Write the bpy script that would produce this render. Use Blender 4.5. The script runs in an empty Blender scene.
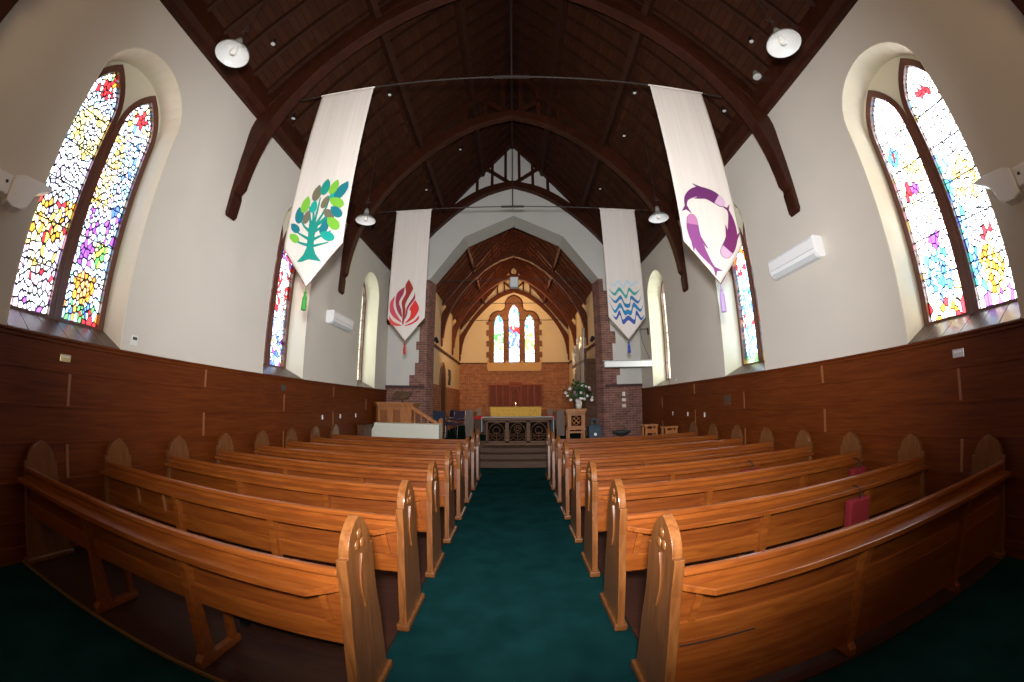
import bpy, bmesh, math, random
import numpy as np
from mathutils import Vector, Matrix
from mathutils.geometry import tessellate_polygon
PI = math.pi
sc = bpy.context.scene
col = sc.collection
rnd = random.Random(7)

# ------------------------------------------------------------------ materials
def mat(name, base=(.5, .5, .5), rough=.6, metal=0., spec=.5, coat=0.):
    m = bpy.data.materials.new(name); m.use_nodes = True
    b = m.node_tree.nodes['Principled BSDF']
    b.inputs['Base Color'].default_value = (*base, 1)
    b.inputs['Roughness'].default_value = rough
    b.inputs['Metallic'].default_value = metal
    b.inputs['Specular IOR Level'].default_value = spec
    b.inputs['Coat Weight'].default_value = coat
    b.inputs['Coat Roughness'].default_value = .12
    return m
def nd(m, t, **kw):
    n = m.node_tree.nodes.new(t)
    for k, v in kw.items(): setattr(n, k, v)
    return n
def lk(m, a, b): m.node_tree.links.new(a, b)
def bsdf(m): return m.node_tree.nodes['Principled BSDF']
def ramp(m, stops, fac):
    r = nd(m, 'ShaderNodeValToRGB'); e = r.color_ramp.elements
    while len(e) < len(stops): e.new(.5)
    for q, (p, c) in zip(e, stops): q.position = p; q.color = (*c, 1)
    lk(m, fac, r.inputs['Fac']); return r.outputs['Color']
def coords(m, scale=(1, 1, 1)):
    t = nd(m, 'ShaderNodeTexCoord'); mp = nd(m, 'ShaderNodeMapping')
    mp.inputs['Scale'].default_value = scale
    lk(m, t.outputs['Object'], mp.inputs['Vector']); return mp.outputs['Vector']
def bump(m, h, strength=.2, dist=.01):
    b = nd(m, 'ShaderNodeBump'); b.inputs['Strength'].default_value = strength; b.inputs['Distance'].default_value = dist
    lk(m, h, b.inputs['Height']); lk(m, b.outputs['Normal'], bsdf(m).inputs['Normal'])
def wood(name, c1, c2, rough=.35, coat=.3, scale=(1.2, 14, 14), spec=.5):
    m = mat(name, c1, rough, coat=coat, spec=spec)
    v = coords(m, scale)
    n = nd(m, 'ShaderNodeTexNoise'); n.inputs['Scale'].default_value = 2.2; n.inputs['Detail'].default_value = 6
    n.inputs['Distortion'].default_value = .8
    lk(m, v, n.inputs['Vector'])
    c = ramp(m, [(.3, c2), (.68, c1)], n.outputs['Fac'])
    n2 = nd(m, 'ShaderNodeTexNoise'); n2.inputs['Scale'].default_value = .9
    lk(m, coords(m), n2.inputs['Vector'])
    mx = nd(m, 'ShaderNodeMixRGB', blend_type='MULTIPLY'); mx.inputs['Fac'].default_value = .5
    lk(m, c, mx.inputs['Color1']); lk(m, ramp(m, [(.3, (.6, .55, .5)), (.7, (1, 1, 1))], n2.outputs['Fac']), mx.inputs['Color2'])
    lk(m, mx.outputs['Color'], bsdf(m).inputs['Base Color'])
    return m
M = {}
M['pew'] = wood('pew_wood', (.26, .070, .010), (.155, .034, .005), .30, .30)
M['pew_shaded'] = wood('pew_wood_shaded', (.20, .050, .007), (.12, .024, .0035), .34, .25)  # darker copy of the pew wood, recess shade put into its colour
M['pew_end'] = wood('pew_end_wood', (.20, .072, .018), (.11, .034, .008), .3, .4, (14, 14, 1.2))
M['panel'] = wood('wainscot_wood', (.165, .036, .004), (.10, .018, .002), .5, .0, (14, 1.0, 14), .2)
M['panel_x'] = wood('wainscot_wood_across', (.12, .025, .006), (.07, .012, .003), .38, .25, (1., 14, 14))
M['batten'] = wood('batten_wood', (.33, .12, .04), (.24, .08, .025), .4, .2, (14, 14, 1.))
M['sill'] = wood('sill_wood', (.13, .075, .05), (.08, .045, .03), .42, .1, (3, 14, 3))
M['frame'] = wood('window_frame_wood', (.16, .055, .03), (.10, .03, .015), .4, .2, (14, 14, 1.2))
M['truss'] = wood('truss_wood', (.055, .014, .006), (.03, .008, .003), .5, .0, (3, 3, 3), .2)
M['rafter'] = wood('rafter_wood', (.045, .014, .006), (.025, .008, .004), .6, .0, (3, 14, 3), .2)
M['pulpit'] = wood('pulpit_wood', (.50, .20, .06), (.36, .12, .03), .4, .2, (10, 10, 1.4))
M['dark_oak'] = wood('dark_oak', (.15, .07, .035), (.08, .035, .017), .5, .0, (1.4, 10, 10), .2)
M['reredos'] = wood('reredos_wood', (.36, .08, .03), (.22, .045, .018), .7, .0, (10, 10, 1.4))
M['reredos_dark'] = wood('reredos_panel_wood', (.20, .035, .014), (.12, .02, .009), .7, .0, (10, 10, 1.4))
M['pulpit_panel'] = wood('pulpit_panel_wood', (.34, .11, .025), (.22, .065, .013), .45, .1, (10, 10, 1.4))
M['dark_floor'] = wood('stained_floor', (.05, .016, .008), (.025, .008, .005), .5, .05, (1, 10, 1))
M['step'] = wood('step_carpet_brown', (.085, .038, .016), (.05, .021, .009), .7, 0, (1, 6, 6))
M['gilt'] = mat('gold_strip', (.16, .085, .02), .4)

def plaster(name, c):
    m = mat(name, c, .85, spec=.2)
    n = nd(m, 'ShaderNodeTexNoise'); n.inputs['Scale'].default_value = .6; n.inputs['Detail'].default_value = 4
    lk(m, coords(m), n.inputs['Vector'])
    c2 = tuple(x * .93 for x in c)
    lk(m, ramp(m, [(.35, c2), (.65, c)], n.outputs['Fac']), bsdf(m).inputs['Base Color'])
    n2 = nd(m, 'ShaderNodeTexNoise'); n2.inputs['Scale'].default_value = 40
    lk(m, coords(m), n2.inputs['Vector']); bump(m, n2.outputs['Fac'], .12, .004)
    return m
M['plaster'] = plaster('cream_plaster', (.70, .64, .555))
M['plaster_grey'] = plaster('grey_white_plaster', (.66, .64, .60))
M['plaster_reveal'] = plaster('reveal_plaster', (.78, .72, .56))
M['plaster_chancel'] = plaster('chancel_plaster', (.80, .62, .38))
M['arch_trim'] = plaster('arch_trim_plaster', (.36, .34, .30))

def brick(name, c1, c2, mortar, rough=.8):
    m = mat(name, c1, rough, spec=.2)
    t = nd(m, 'ShaderNodeTexCoord'); s = nd(m, 'ShaderNodeSeparateXYZ'); lk(m, t.outputs['Object'], s.inputs['Vector'])
    a = nd(m, 'ShaderNodeMath', operation='ADD'); lk(m, s.outputs['X'], a.inputs[0]); lk(m, s.outputs['Y'], a.inputs[1])
    cb = nd(m, 'ShaderNodeCombineXYZ'); lk(m, a.outputs[0], cb.inputs['X']); lk(m, s.outputs['Z'], cb.inputs['Y'])
    b = nd(m, 'ShaderNodeTexBrick')
    b.inputs['Scale'].default_value = 1; b.inputs['Brick Width'].default_value = .23; b.inputs['Row Height'].default_value = .077
    b.inputs['Mortar Size'].default_value = .006; b.inputs['Bias'].default_value = 0
    b.inputs['Color1'].default_value = (*c1, 1); b.inputs['Color2'].default_value = (*c2, 1); b.inputs['Mortar'].default_value = (*mortar, 1)
    lk(m, cb.outputs[0], b.inputs['Vector'])
    n = nd(m, 'ShaderNodeTexNoise'); n.inputs['Scale'].default_value = 5; lk(m, cb.outputs[0], n.inputs['Vector'])
    mx = nd(m, 'ShaderNodeMixRGB', blend_type='MULTIPLY'); mx.inputs['Fac'].default_value = .6
    lk(m, b.outputs['Color'], mx.inputs['Color1']); lk(m, ramp(m, [(.3, (.55, .5, .55)), (.65, (1.1, 1.05, 1))], n.outputs['Fac']), mx.inputs['Color2'])
    lk(m, mx.outputs['Color'], bsdf(m).inputs['Base Color'])
    return m
M['brick'] = brick('dark_red_brick', (.27, .12, .09), (.18, .075, .06), (.30, .24, .21))
M['brick_cap'] = mat('dark_brick_cap', (.06, .03, .028), .8)
M['brick_warm'] = brick('chancel_brick', (.42, .16, .07), (.29, .10, .04), (.58, .36, .22))
M['stone'] = brick('window_surround_brick', (.30, .13, .06), (.24, .10, .05), (.28, .15, .09))
M['sill_stone'] = mat('yellow_stone_sill', (.62, .36, .14), .7)

def carpet(name, c):
    m = mat(name, c, .95, spec=.1)
    n = nd(m, 'ShaderNodeTexNoise'); n.inputs['Scale'].default_value = 3.5; n.inputs['Detail'].default_value = 5
    lk(m, coords(m), n.inputs['Vector'])
    lk(m, ramp(m, [(.3, tuple(x * .72 for x in c)), (.7, tuple(x * 1.12 for x in c))], n.outputs['Fac']), bsdf(m).inputs['Base Color'])
    n2 = nd(m, 'ShaderNodeTexNoise'); n2.inputs['Scale'].default_value = 260; lk(m, coords(m), n2.inputs['Vector'])
    bump(m, n2.outputs['Fac'], .4, .004)
    bsdf(m).inputs['Specular IOR Level'].default_value = 0
    return m
M['carpet'] = carpet('teal_carpet', (.0055, .029, .029))

def sarking(name, c):
    m = mat(name, c, .6, spec=.3)
    t = nd(m, 'ShaderNodeTexCoord'); s = nd(m, 'ShaderNodeSeparateXYZ'); lk(m, t.outputs['Object'], s.inputs['Vector'])
    cb = nd(m, 'ShaderNodeCombineXYZ'); lk(m, s.outputs['Y'], cb.inputs['X']); lk(m, s.outputs['Z'], cb.inputs['Y'])
    b = nd(m, 'ShaderNodeTexBrick'); b.inputs['Scale'].default_value = 1; b.inputs['Brick Width'].default_value = 2.4
    b.inputs['Row Height'].default_value = .105; bsdf(m).inputs['Specular IOR Level'].default_value = .1; b.inputs['Mortar Size'].default_value = .006
    b.inputs['Color1'].default_value = (*c, 1); b.inputs['Color2'].default_value = (*(x * .65 for x in c), 1); b.inputs['Mortar'].default_value = (.022, .008, .004, 1)
    lk(m, cb.outputs[0], b.inputs['Vector']); lk(m, b.outputs['Color'], bsdf(m).inputs['Base Color'])
    return m
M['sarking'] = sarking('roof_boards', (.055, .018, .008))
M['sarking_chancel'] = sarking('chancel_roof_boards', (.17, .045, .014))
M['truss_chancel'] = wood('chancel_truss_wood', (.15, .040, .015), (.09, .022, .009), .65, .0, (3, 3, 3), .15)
M['white'] = mat('white_plastic', (.9, .9, .9), .35)
M['white2'] = mat('white_flap_plastic', (.70, .73, .74), .4)
M['slot'] = mat('dark_slot', (.05, .05, .05), .6)
M['black'] = mat('black_metal', (.012, .012, .014), .45)
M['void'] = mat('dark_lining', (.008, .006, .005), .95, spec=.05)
M['iron'] = mat('iron_rod', (.05, .04, .035), .5, .6)
M['chrome'] = mat('chrome', (.75, .75, .75), .2, 1)
M['enamel'] = mat('white_enamel', (.75, .74, .70), .35)
M['enamel_out'] = mat('grey_enamel', (.22, .22, .20), .5)
M['bulb'] = mat('lamp_bulb', (.75, .70, .62), .3)
M['brass'] = mat('brass', (.6, .45, .2), .3, .9)
M['silver'] = mat('organ_pipe_metal', (.55, .53, .48), .3, .8)
M['red'] = mat('red_cloth', (.20, .005, .010), .85)
M['redbright'] = mat('bright_red_cloth', (.60, .02, .015), .8)
M['purple_seat'] = mat('dark_purple_upholstery', (.05, .03, .06), .8)
M['navy'] = mat('navy_fabric', (.02, .03, .06), .8)
M['bin'] = mat('blue_grey_plastic', (.03, .055, .085), .5)
M['grey'] = mat('grey_case', (.35, .36, .36), .5)
M['cloth'] = mat('white_tablecloth', (.75, .75, .62), .32, coat=.2)
M['linen'] = mat('pale_blue_linen', (.5, .58, .66), .8)
M['leaf'] = mat('dark_green_leaf', (.02, .075, .02), .5)
M['petal'] = mat('white_petal', (.75, .7, .68), .7)
M['petal_pink'] = mat('pink_petal', (.5, .2, .3), .7)
M['vase'] = mat('cream_vase', (.7, .66, .55), .4)
M['bookpage'] = mat('book_page', (.7, .65, .55), .7)
M['stand_grey'] = wood('grey_oak', (.22, .13, .09), (.15, .085, .06), .5, .1, (10, 10, 1.4))

def fabric(name, c):
    m = mat(name, c, .9, spec=.15)
    n = nd(m, 'ShaderNodeTexNoise'); n.inputs['Scale'].default_value = 3; n.inputs['Detail'].default_value = 3
    lk(m, coords(m, (9, 9, .35)), n.inputs['Vector'])
    lk(m, ramp(m, [(.3, tuple(x * .92 for x in c)), (.7, c)], n.outputs['Fac']), bsdf(m).inputs['Base Color'])
    return m
M['banner'] = fabric('cream_banner_cloth', (.66, .60, .54))
M['frontal'] = mat('gold_brocade', (.62, .44, .06), .6)
_n = nd(M['frontal'], 'ShaderNodeTexVoronoi'); _n.inputs['Scale'].default_value = 14; lk(M['frontal'], coords(M['frontal']), _n.inputs['Vector'])
lk(M['frontal'], ramp(M['frontal'], [(.1, (.35, .24, .04)), (.4, (.7, .52, .10))], _n.outputs['Distance']), bsdf(M['frontal']).inputs['Base Color'])
_cc = {}
def cmat(c, rough=.8):
    k = tuple(round(x, 3) for x in c)
    if k not in _cc: _cc[k] = mat('applique_%02d' % len(_cc), c, rough)
    return _cc[k]
# stained glass: tinted clear glass coloured per piece
def glassmat():
    m = bpy.data.materials.new('stained_glass'); m.use_nodes = True
    nt = m.node_tree; nt.nodes.clear()
    out = nd(m, 'ShaderNodeOutputMaterial'); at = nd(m, 'ShaderNodeVertexColor'); at.layer_name = 'tint'
    tr = nd(m, 'ShaderNodeBsdfTransparent'); gl = nd(m, 'ShaderNodeBsdfGlossy'); gl.inputs['Roughness'].default_value = .15
    mx = nd(m, 'ShaderNodeMixShader'); mx.inputs['Fac'].default_value = .04
    lk(m, at.outputs['Color'], tr.inputs['Color']); lk(m, tr.outputs[0], mx.inputs[1]); lk(m, gl.outputs[0], mx.inputs[2]); lk(m, mx.outputs[0], out.inputs['Surface'])
    return m
M['glass'] = glassmat()
M['lead'] = mat('lead_came', (.02, .02, .022), .5)

# ------------------------------------------------------------------ helpers
def obj(name, bm, m, parent=None, bevel=0, smooth=False, seg=2):
    me = bpy.data.meshes.new(name)
    if isinstance(m, (list, tuple)):
        for x in m: me.materials.append(x)
    else: me.materials.append(m)
    bmesh.ops.recalc_face_normals(bm, faces=bm.faces)
    if smooth:
        for f in bm.faces: f.smooth = True
    bm.to_mesh(me); bm.free()
    o = bpy.data.objects.new(name, me); col.objects.link(o)
    if parent: o.parent = parent
    if bevel:
        md = o.modifiers.new('Bevel', 'BEVEL'); md.width = bevel; md.segments = seg; md.limit_method = 'ANGLE'; md.angle_limit = math.radians(40)
    return o
def thing(name, label, cat, loc=(0, 0, 0), group=None, rz=0):
    o = bpy.data.objects.new(name, None); col.objects.link(o); o.location = loc; o.rotation_euler = (0, 0, rz); o.empty_display_size = .1
    o['label'] = label; o['category'] = cat
    if group: o['group'] = group
    return o
def tag(o, label, cat, group=None):
    o['label'] = label; o['category'] = cat
    if group: o['group'] = group
    return o
def struct(o): o['kind'] = 'structure'; return o
def smpty(name, loc=(0, 0, 0)):
    o = bpy.data.objects.new(name, None); col.objects.link(o); o.location = loc; o['kind'] = 'structure'; return o
def dup(root, loc, label=None):
    r = root.copy(); col.objects.link(r); r.location = loc
    if label: r['label'] = label
    for ch in list(root.children):
        c = ch.copy(); col.objects.link(c); c.parent = r
        for g in list(ch.children):
            d = g.copy(); col.objects.link(d); d.parent = c
    return r
def B(): return bmesh.new()
def box(bm, x0, x1, y0, y1, z0, z1, mi=0):
    v = [bm.verts.new(p) for p in ((x0,y0,z0),(x1,y0,z0),(x1,y1,z0),(x0,y1,z0),(x0,y0,z1),(x1,y0,z1),(x1,y1,z1),(x0,y1,z1))]
    for f in ((0,3,2,1),(4,5,6,7),(0,1,5,4),(1,2,6,5),(2,3,7,6),(3,0,4,7)):
        bm.faces.new([v[i] for i in f]).material_index = mi
    return bm
def prism(bm, pts, mp, d0, d1, mi=0, holes=(), back=None, backholes=None):
    """closed solid from a 2-D outline; mp(u, v, d) -> xyz"""
    loops = [list(pts)] + [list(h) for h in holes]
    bl = [list(back) if back else list(pts)] + [list(h) for h in (backholes or holes)]
    tris = tessellate_polygon([[Vector((u, v, 0)) for u, v in l] for l in loops])
    f0 = [bm.verts.new(mp(u, v, d0)) for l in loops for u, v in l]
    f1 = [bm.verts.new(mp(u, v, d1)) for l in bl for u, v in l]
    for t in tris:
        for f in (f0, f1):
            try: bm.faces.new([f[i] for i in t]).material_index = mi
            except ValueError: pass
    k = 0
    for l in loops:
        n = len(l)
        for i in range(n):
            j = (i + 1) % n
            bm.faces.new([f0[k+i], f0[k+j], f1[k+j], f1[k+i]]).material_index = mi
        k += n
    return bm
XZ = lambda u, v, d: (u, d, v)
YZ = lambda u, v, d: (d, u, v)
XY = lambda u, v, d: (u, v, d)
def tube(bm, pts, r, n=8, mi=0, caps=True):
    pts = [Vector(p) for p in pts]; rs = r if isinstance(r, (list, tuple)) else [r] * len(pts)
    rings = []
    for i, p in enumerate(pts):
        d = (pts[min(i+1, len(pts)-1)] - pts[max(i-1, 0)]).normalized()
        a = Vector((0, 0, 1)) if abs(d.z) < .9 else Vector((1, 0, 0))
        u = d.cross(a).normalized(); w = d.cross(u)
        rings.append([bm.verts.new(p + rs[i] * (math.cos(2*PI*k/n) * u + math.sin(2*PI*k/n) * w)) for k in range(n)])
    for A, C in zip(rings, rings[1:]):
        for k in range(n): bm.faces.new([A[k], A[(k+1) % n], C[(k+1) % n], C[k]]).material_index = mi
    if caps:
        bm.faces.new(rings[0]).material_index = mi; bm.faces.new(rings[-1]).material_index = mi
    return bm
def lathe(bm, prof, c=(0, 0, 0), n=24, mi=0):
    rings = []
    for r, z in prof:
        rings.append([bm.verts.new((c[0] + max(r, .0005) * math.cos(2*PI*k/n), c[1] + max(r, .0005) * math.sin(2*PI*k/n), c[2] + z)) for k in range(n)])
    for A, C in zip(rings, rings[1:]):
        for k in range(n): bm.faces.new([A[k], A[(k+1) % n], C[(k+1) % n], C[k]]).material_index = mi
    return bm
def ball(bm, c, r, sx=1, sy=1, sz=1, mi=0, seg=10):
    g = bmesh.ops.create_uvsphere(bm, u_segments=seg, v_segments=max(6, seg//2+1), radius=r)
    for v in g['verts']:
        v.co = Vector((v.co.x*sx, v.co.y*sy, v.co.z*sz)) + Vector(c)
        for f in v.link_faces: f.material_index = mi
    return bm
def beam(bm, a, b, w, h, up=(0, 0, 1)):
    """rectangular beam from a to b, width w sideways, h along up"""
    a = Vector(a); b = Vector(b); d = (b - a).normalized(); up = Vector(up)
    s = d.cross(up).normalized(); u = s.cross(d).normalized()
    P = [a + s*i*w/2 + u*j*h/2 for i, j in ((-1,-1),(1,-1),(1,1),(-1,1))] + [b + s*i*w/2 + u*j*h/2 for i, j in ((-1,-1),(1,-1),(1,1),(-1,1))]
    v = [bm.verts.new(p) for p in P]
    for f in ((0,3,2,1),(4,5,6,7),(0,1,5,4),(1,2,6,5),(2,3,7,6),(3,0,4,7)): bm.faces.new([v[i] for i in f])
    return bm
def arch(c, hw, z0, zs, za, n=8, bulge=.10):
    """pointed opening outline (counter-clockwise): from z0 up, springing zs, apex za"""
    pts = [(c - hw, z0), (c + hw, z0)]
    R = (hw*hw + (za-zs)**2) / (2*hw)     # circle centred on the springing line through spring and apex
    for s in (1, -1):
        arc = []
        cx = c + s*(hw - R); t1 = math.atan2(za - zs, R - hw) if R > hw else math.atan2(za-zs, R-hw)
        for k in range(n + 1):
            t = t1 * k / n
            arc.append((cx + s * R * math.cos(t), zs + R * math.sin(t)))
        pts += arc if s == 1 else arc[::-1][1:]
    return pts

# ------------------------------------------------------------------ camera (fisheye lens)
H = 1.63; F = 369.8944; A = .3828; PITCH, YAW, ROLL = .1664, .0044, -.0059
def Rm():
    cp, sp = math.cos(PITCH), math.sin(PITCH); cy, sy = math.cos(YAW), math.sin(YAW); cr, sr = math.cos(ROLL), math.sin(ROLL)
    Rr = np.array([[cr,-sr,0],[sr,cr,0],[0,0,1]]); Bm = np.array([[1,0,0],[0,0,1],[0,1,0]])
    Rp = np.array([[1,0,0],[0,cp,-sp],[0,sp,cp]]); Ry = np.array([[cy,-sy,0],[sy,cy,0],[0,0,1]])
    return Ry @ Rp @ Bm @ Rr
Rw = Rm()
cam = bpy.data.objects.new('camera', bpy.data.cameras.new('camera')); col.objects.link(cam)
cd = cam.data; cd.type = 'PANO'; cd.sensor_width = 36; cd.sensor_fit = 'HORIZONTAL'; cd.clip_start = .05; cd.clip_end = 200
cd.lens = 13
tgt = cd.cycles if hasattr(cd, 'cycles') and hasattr(cd.cycles, 'panorama_type') else cd
tgt.panorama_type = 'FISHEYE_LENS_POLYNOMIAL'
rr = np.linspace(0, 645, 200); th = np.arctan(A * rr / F) / A; mm = rr * 36 / 1024
Vm = np.stack([mm**k for k in range(1, 5)], 1); kk = np.linalg.lstsq(Vm, th, rcond=None)[0]
tgt.fisheye_polynomial_k0 = 0
for i in range(4): setattr(tgt, 'fisheye_polynomial_k%d' % (i+1), -float(kk[i]))
tgt.fisheye_fov = math.radians(200)
r_, u_, f_ = Rw[:, 0], Rw[:, 1], Rw[:, 2]
mw = Matrix(((r_[0], u_[0], -f_[0], 0), (r_[1], u_[1], -f_[1], 0), (r_[2], u_[2], -f_[2], H), (0, 0, 0, 1)))
cam.matrix_world = mw
sc.camera = cam

# ------------------------------------------------------------------ shell
W = 4.2; WO = 4.65; Y0 = -4.0; YE = 11.75; EZ = 6.37; RZ = 11.52; SL = (RZ - EZ) / W
WIN_C = [1.945, 6.01, 10.06]
def lancets(yc, dz=0):
    return [arch(yc - .315, .27, 2.24, 4.55 + dz, 5.12 + dz), arch(yc + .315, .27, 2.24, 4.55 + dz, 5.12 + dz)]
def cut(l0, name, s, side):
    bm = B()
    outer = [(Y0 - .3, -.05), (YE + .3, -.05), (YE + .3, 6.42), (Y0 - .3, 6.42)]
    holes = [arch(c, .67, 2.0, 4.75, 5.43) for c in WIN_C]
    prism(bm, outer, YZ, s*W, s*WO, 0, holes)
    o = struct(obj('wall_' + side, bm, M['plaster']))
    return o
for s, side in ((-1, 'left'), (1, 'right')): cut(0, '', s, side)

bm = B(); box(bm, -WO, WO, Y0 - .3, YE, -.1, 0)
struct(obj('floor', bm, M['carpet']))

# ceilings
def ceiling(name, s, w, y0, y1, rz, m, over=.5):
    bm = B(); t = .12
    pts = [(0, rz), (s*(w+over), rz - SL*(w+over)), (s*(w+over), rz - SL*(w+over) + t*1.6), (0, rz + t*1.6)]
    prism(bm, pts, XZ, y0, y1)
    return struct(obj(name, bm, m))
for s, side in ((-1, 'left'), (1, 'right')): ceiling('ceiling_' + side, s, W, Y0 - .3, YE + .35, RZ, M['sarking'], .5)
# west wall behind the camera, with its large window
bm = B(); prism(bm, [(-W, -.05), (W, -.05), (W, EZ), (0, RZ), (-W, EZ)], XZ, Y0, Y0 - .3)
struct(obj('wall_back', bm, M['plaster']))

# chancel wall with arch
CX = .03
front = [(-2.87, 0), (-2.87, 5.72), (-1.72, 7.28), (0, 8.09), (1.72, 7.28), (2.87, 5.72), (2.87, 0)]
inner = [(-2.72, 0), (-2.72, 5.66), (-1.62, 7.06), (0, 7.84), (1.62, 7.06), (2.72, 5.66), (2.72, 0)]
def chw():
    bm = B()
    oo = [(-W, 0), (-W, EZ+.1), (0, RZ), (W, EZ+.1), (W, 0)]
    fr = [(x + CX, z) for x, z in front]; inn = [(x + CX, z) for x, z in inner]
    out = oo + fr[::-1]; bk = oo + inn[::-1]
    prism(bm, out, XZ, YE, YE + .32, 0, back=bk)
    return struct(obj('wall_front', bm, M['plaster_grey']))
chw()
def strip(bm, a, b, y0, y1, off, mi=0):
    # chamfer cladding strip along polyline pairs a (front) and b (back)
    for i in range(len(a) - 1):
        P = [(a[i][0]+CX, y0, a[i][1]), (a[i+1][0]+CX, y0, a[i+1][1]), (b[i+1][0]+CX, y1, b[i+1][1]), (b[i][0]+CX, y1, b[i][1])]
        Q = []
        for (x, y, z) in P:
            d = Vector((CX - x, 0, (4.0 - z) * .6)).normalized() * off
            Q.append((x + d.x, y - .0, z + d.z))
        v = [bm.verts.new(p) for p in P] + [bm.verts.new(p) for p in Q]
        for f in ((0,1,2,3),(4,7,6,5),(0,4,5,1),(1,5,6,2),(2,6,7,3),(3,7,4,0)): bm.faces.new([v[k] for k in f])
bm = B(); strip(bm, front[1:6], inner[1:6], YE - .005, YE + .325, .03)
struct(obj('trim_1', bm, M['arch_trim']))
# brick jambs, toothed quoins and dado
for s, nm in ((-1, 'trim_2'), (1, 'trim_3')):
    steps = [(2.15, 3.42), (2.50, 3.42), (2.50, 3.24), (2.90, 3.24), (2.90, 3.12), (3.33, 3.12), (3.33, 3.22), (3.6, 3.22), (3.6, 3.12), (4.1, 3.12), (4.1, 3.26), (4.5, 3.26), (4.5, 3.12), (5.0, 3.12), (5.0, 3.2), (5.4, 3.2), (5.4, 3.0), (5.72, 3.0)]
    if s > 0: steps = [(2.15, 3.3), (2.45, 3.3), (2.45, 3.42), (2.9, 3.42), (2.9, 3.2), (3.5, 3.2), (3.5, 3.32), (3.9, 3.32), (3.9, 3.15), (4.4, 3.15), (4.4, 3.28), (4.9, 3.28), (4.9, 3.12), (5.3, 3.12), (5.3, 3.0), (5.72, 3.0)]
    out = [(s*2.86 + CX, 0)] + [(s*W*.999, 0), (s*W*.999, 2.07), (s*3.42, 2.07)] + [(s*x + CX, z) for z, x in steps[0:]] + [(s*2.86 + CX, 5.72)]
    bm = B(); prism(bm, out, XZ, YE - .03, YE - .001)
    P = [(s*2.87, 0), (s*2.87, 5.72)]; Q = [(s*2.72, 0), (s*2.72, 5.66)]
    strip(bm, P, Q, YE - .005, YE + .33, .03)
    o = struct(obj(nm, bm, M['brick']))
    bm = B(); x0, x1 = sorted((s*2.9 + CX, s*(W-.002))); box(bm, x0, x1, YE - .055, YE - .001, 2.07, 2.16)
    struct(obj(nm.replace('2', '4').replace('3', '5'), bm, M['brick_cap']))

# wainscot along the side walls
for s, side in ((-1, 'left'), (1, 'right')):
    bm = B(); x0, x1 = sorted((s*W, s*(W - .03)))
    box(bm, x0, x1, Y0, YE - .03, .12, 1.94)
    a0, a1 = sorted((s*W, s*(W - .055)))
    o = struct(obj('wainscot_wall_' + side, bm, M['panel']))
    bm = B(); zs = [1.69, 1.365, 1.03, .69, .35]
    for z in zs: box(bm, *sorted((s*(W-.03), s*(W-.042))), Y0, YE-.03, z - .012, z + .012)
    c = obj('moulding', bm, M['panel'], o, bevel=.004)
    bm = B(); box(bm, a0, a1, Y0, YE - .03, 1.94, 1.975); box(bm, *sorted((s*W, s*(W-.075))), Y0, YE - .03, 1.975, 2.0)
    obj('cap_rail', bm, M['panel'], o, bevel=.006)
    bm = B()
    rows = [(1.94, 1.70, 0), (1.68, 1.377, 2), (1.353, 1.042, 0), (1.018, .702, 2), (.678, .362, 0), (.338, .18, 2)]
    for zt, zb, ph in rows:
        y = -4 + ph + .0
        while y < YE - .2:
            if y > Y0: box(bm, *sorted((s*(W-.03), s*(W-.040))), y - .016, y + .016, zb, zt)
            y += 4.0
    obj('batten', bm, M['batten'], o)
    bm = B(); box(bm, *sorted((s*W, s*(W-.05))), Y0, YE - .03, 0, .14)
    struct(obj('baseboard_' + side, bm, M['panel'], None, bevel=.006))
# cornice / wall plate
for s, nm in ((-1, 'trim_6'), (1, 'trim_7')):
    bm = B(); prism(bm, [(s*W, 6.02), (s*(W-.08), 6.02), (s*(W-.10), 6.1), (s*(W-.18), 6.16), (s*(W-.18), 6.5), (s*W, 6.5)], XZ, Y0, YE)
    struct(obj(nm, bm, M['truss'], None, bevel=.008))

# ------------------------------------------------------------------ stained glass
def clip(poly, nx, ny, c):
    out = []
    for i in range(len(poly)):
        p, q = poly[i], poly[(i+1) % len(poly)]
        dp = nx*p[0] + ny*p[1] - c; dq = nx*q[0] + ny*q[1] - c
        if dp <= 0: out.append(p)
        if (dp < 0 < dq) or (dq < 0 < dp):
            t = dp / (dp - dq); out.append((p[0] + t*(q[0]-p[0]), p[1] + t*(q[1]-p[1])))
    return out
def cells(poly, n, seed, ax=.70):
    """leaded pieces: Voronoi cells clipped to the (convex) light"""
    r = random.Random(seed); xs = [p[0] for p in poly]; ys = [p[1] for p in poly]
    x0, x1, y0, y1 = min(xs), max(xs), min(ys), max(ys)
    best = []
    area = (x1-x0)*(y1-y0); dmin = .45 * math.sqrt(area / n)
    tries = 0
    while len(best) < n and tries < n*40:
        tries += 1
        p = (r.uniform(x0, x1), r.uniform(y0, y1))
        if all(((p[0]-q[0])/ax)**2 + ((p[1]-q[1])*ax)**2 > dmin*dmin for q in best): best.append(p)
    P = np.array(best) * np.array([1/ax, ax]); pl = [(x/ax, y*ax) for x, y in poly]; out = []
    for i, p in enumerate(P):
        d = ((P - p)**2).sum(1); idx = np.argsort(d)[1:22]; c = pl
        for j in idx:
            q = P[j]; nx, ny = q - p; c = clip(c, nx, ny, nx*(p[0]+q[0])/2 + ny*(p[1]+q[1])/2)
            if len(c) < 3: break
        if len(c) >= 3: out.append([(x*ax, y/ax) for x, y in c])
    return out
CLR = (.95, .97, 1.); YEL = (1., .80, .30); GOLD = (.95, .58, .12); ORG = (.95, .28, .03); RED = (.75, .03, .04); PUR = (.30, .08, .55); BLU = (.10, .20, .75)
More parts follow.
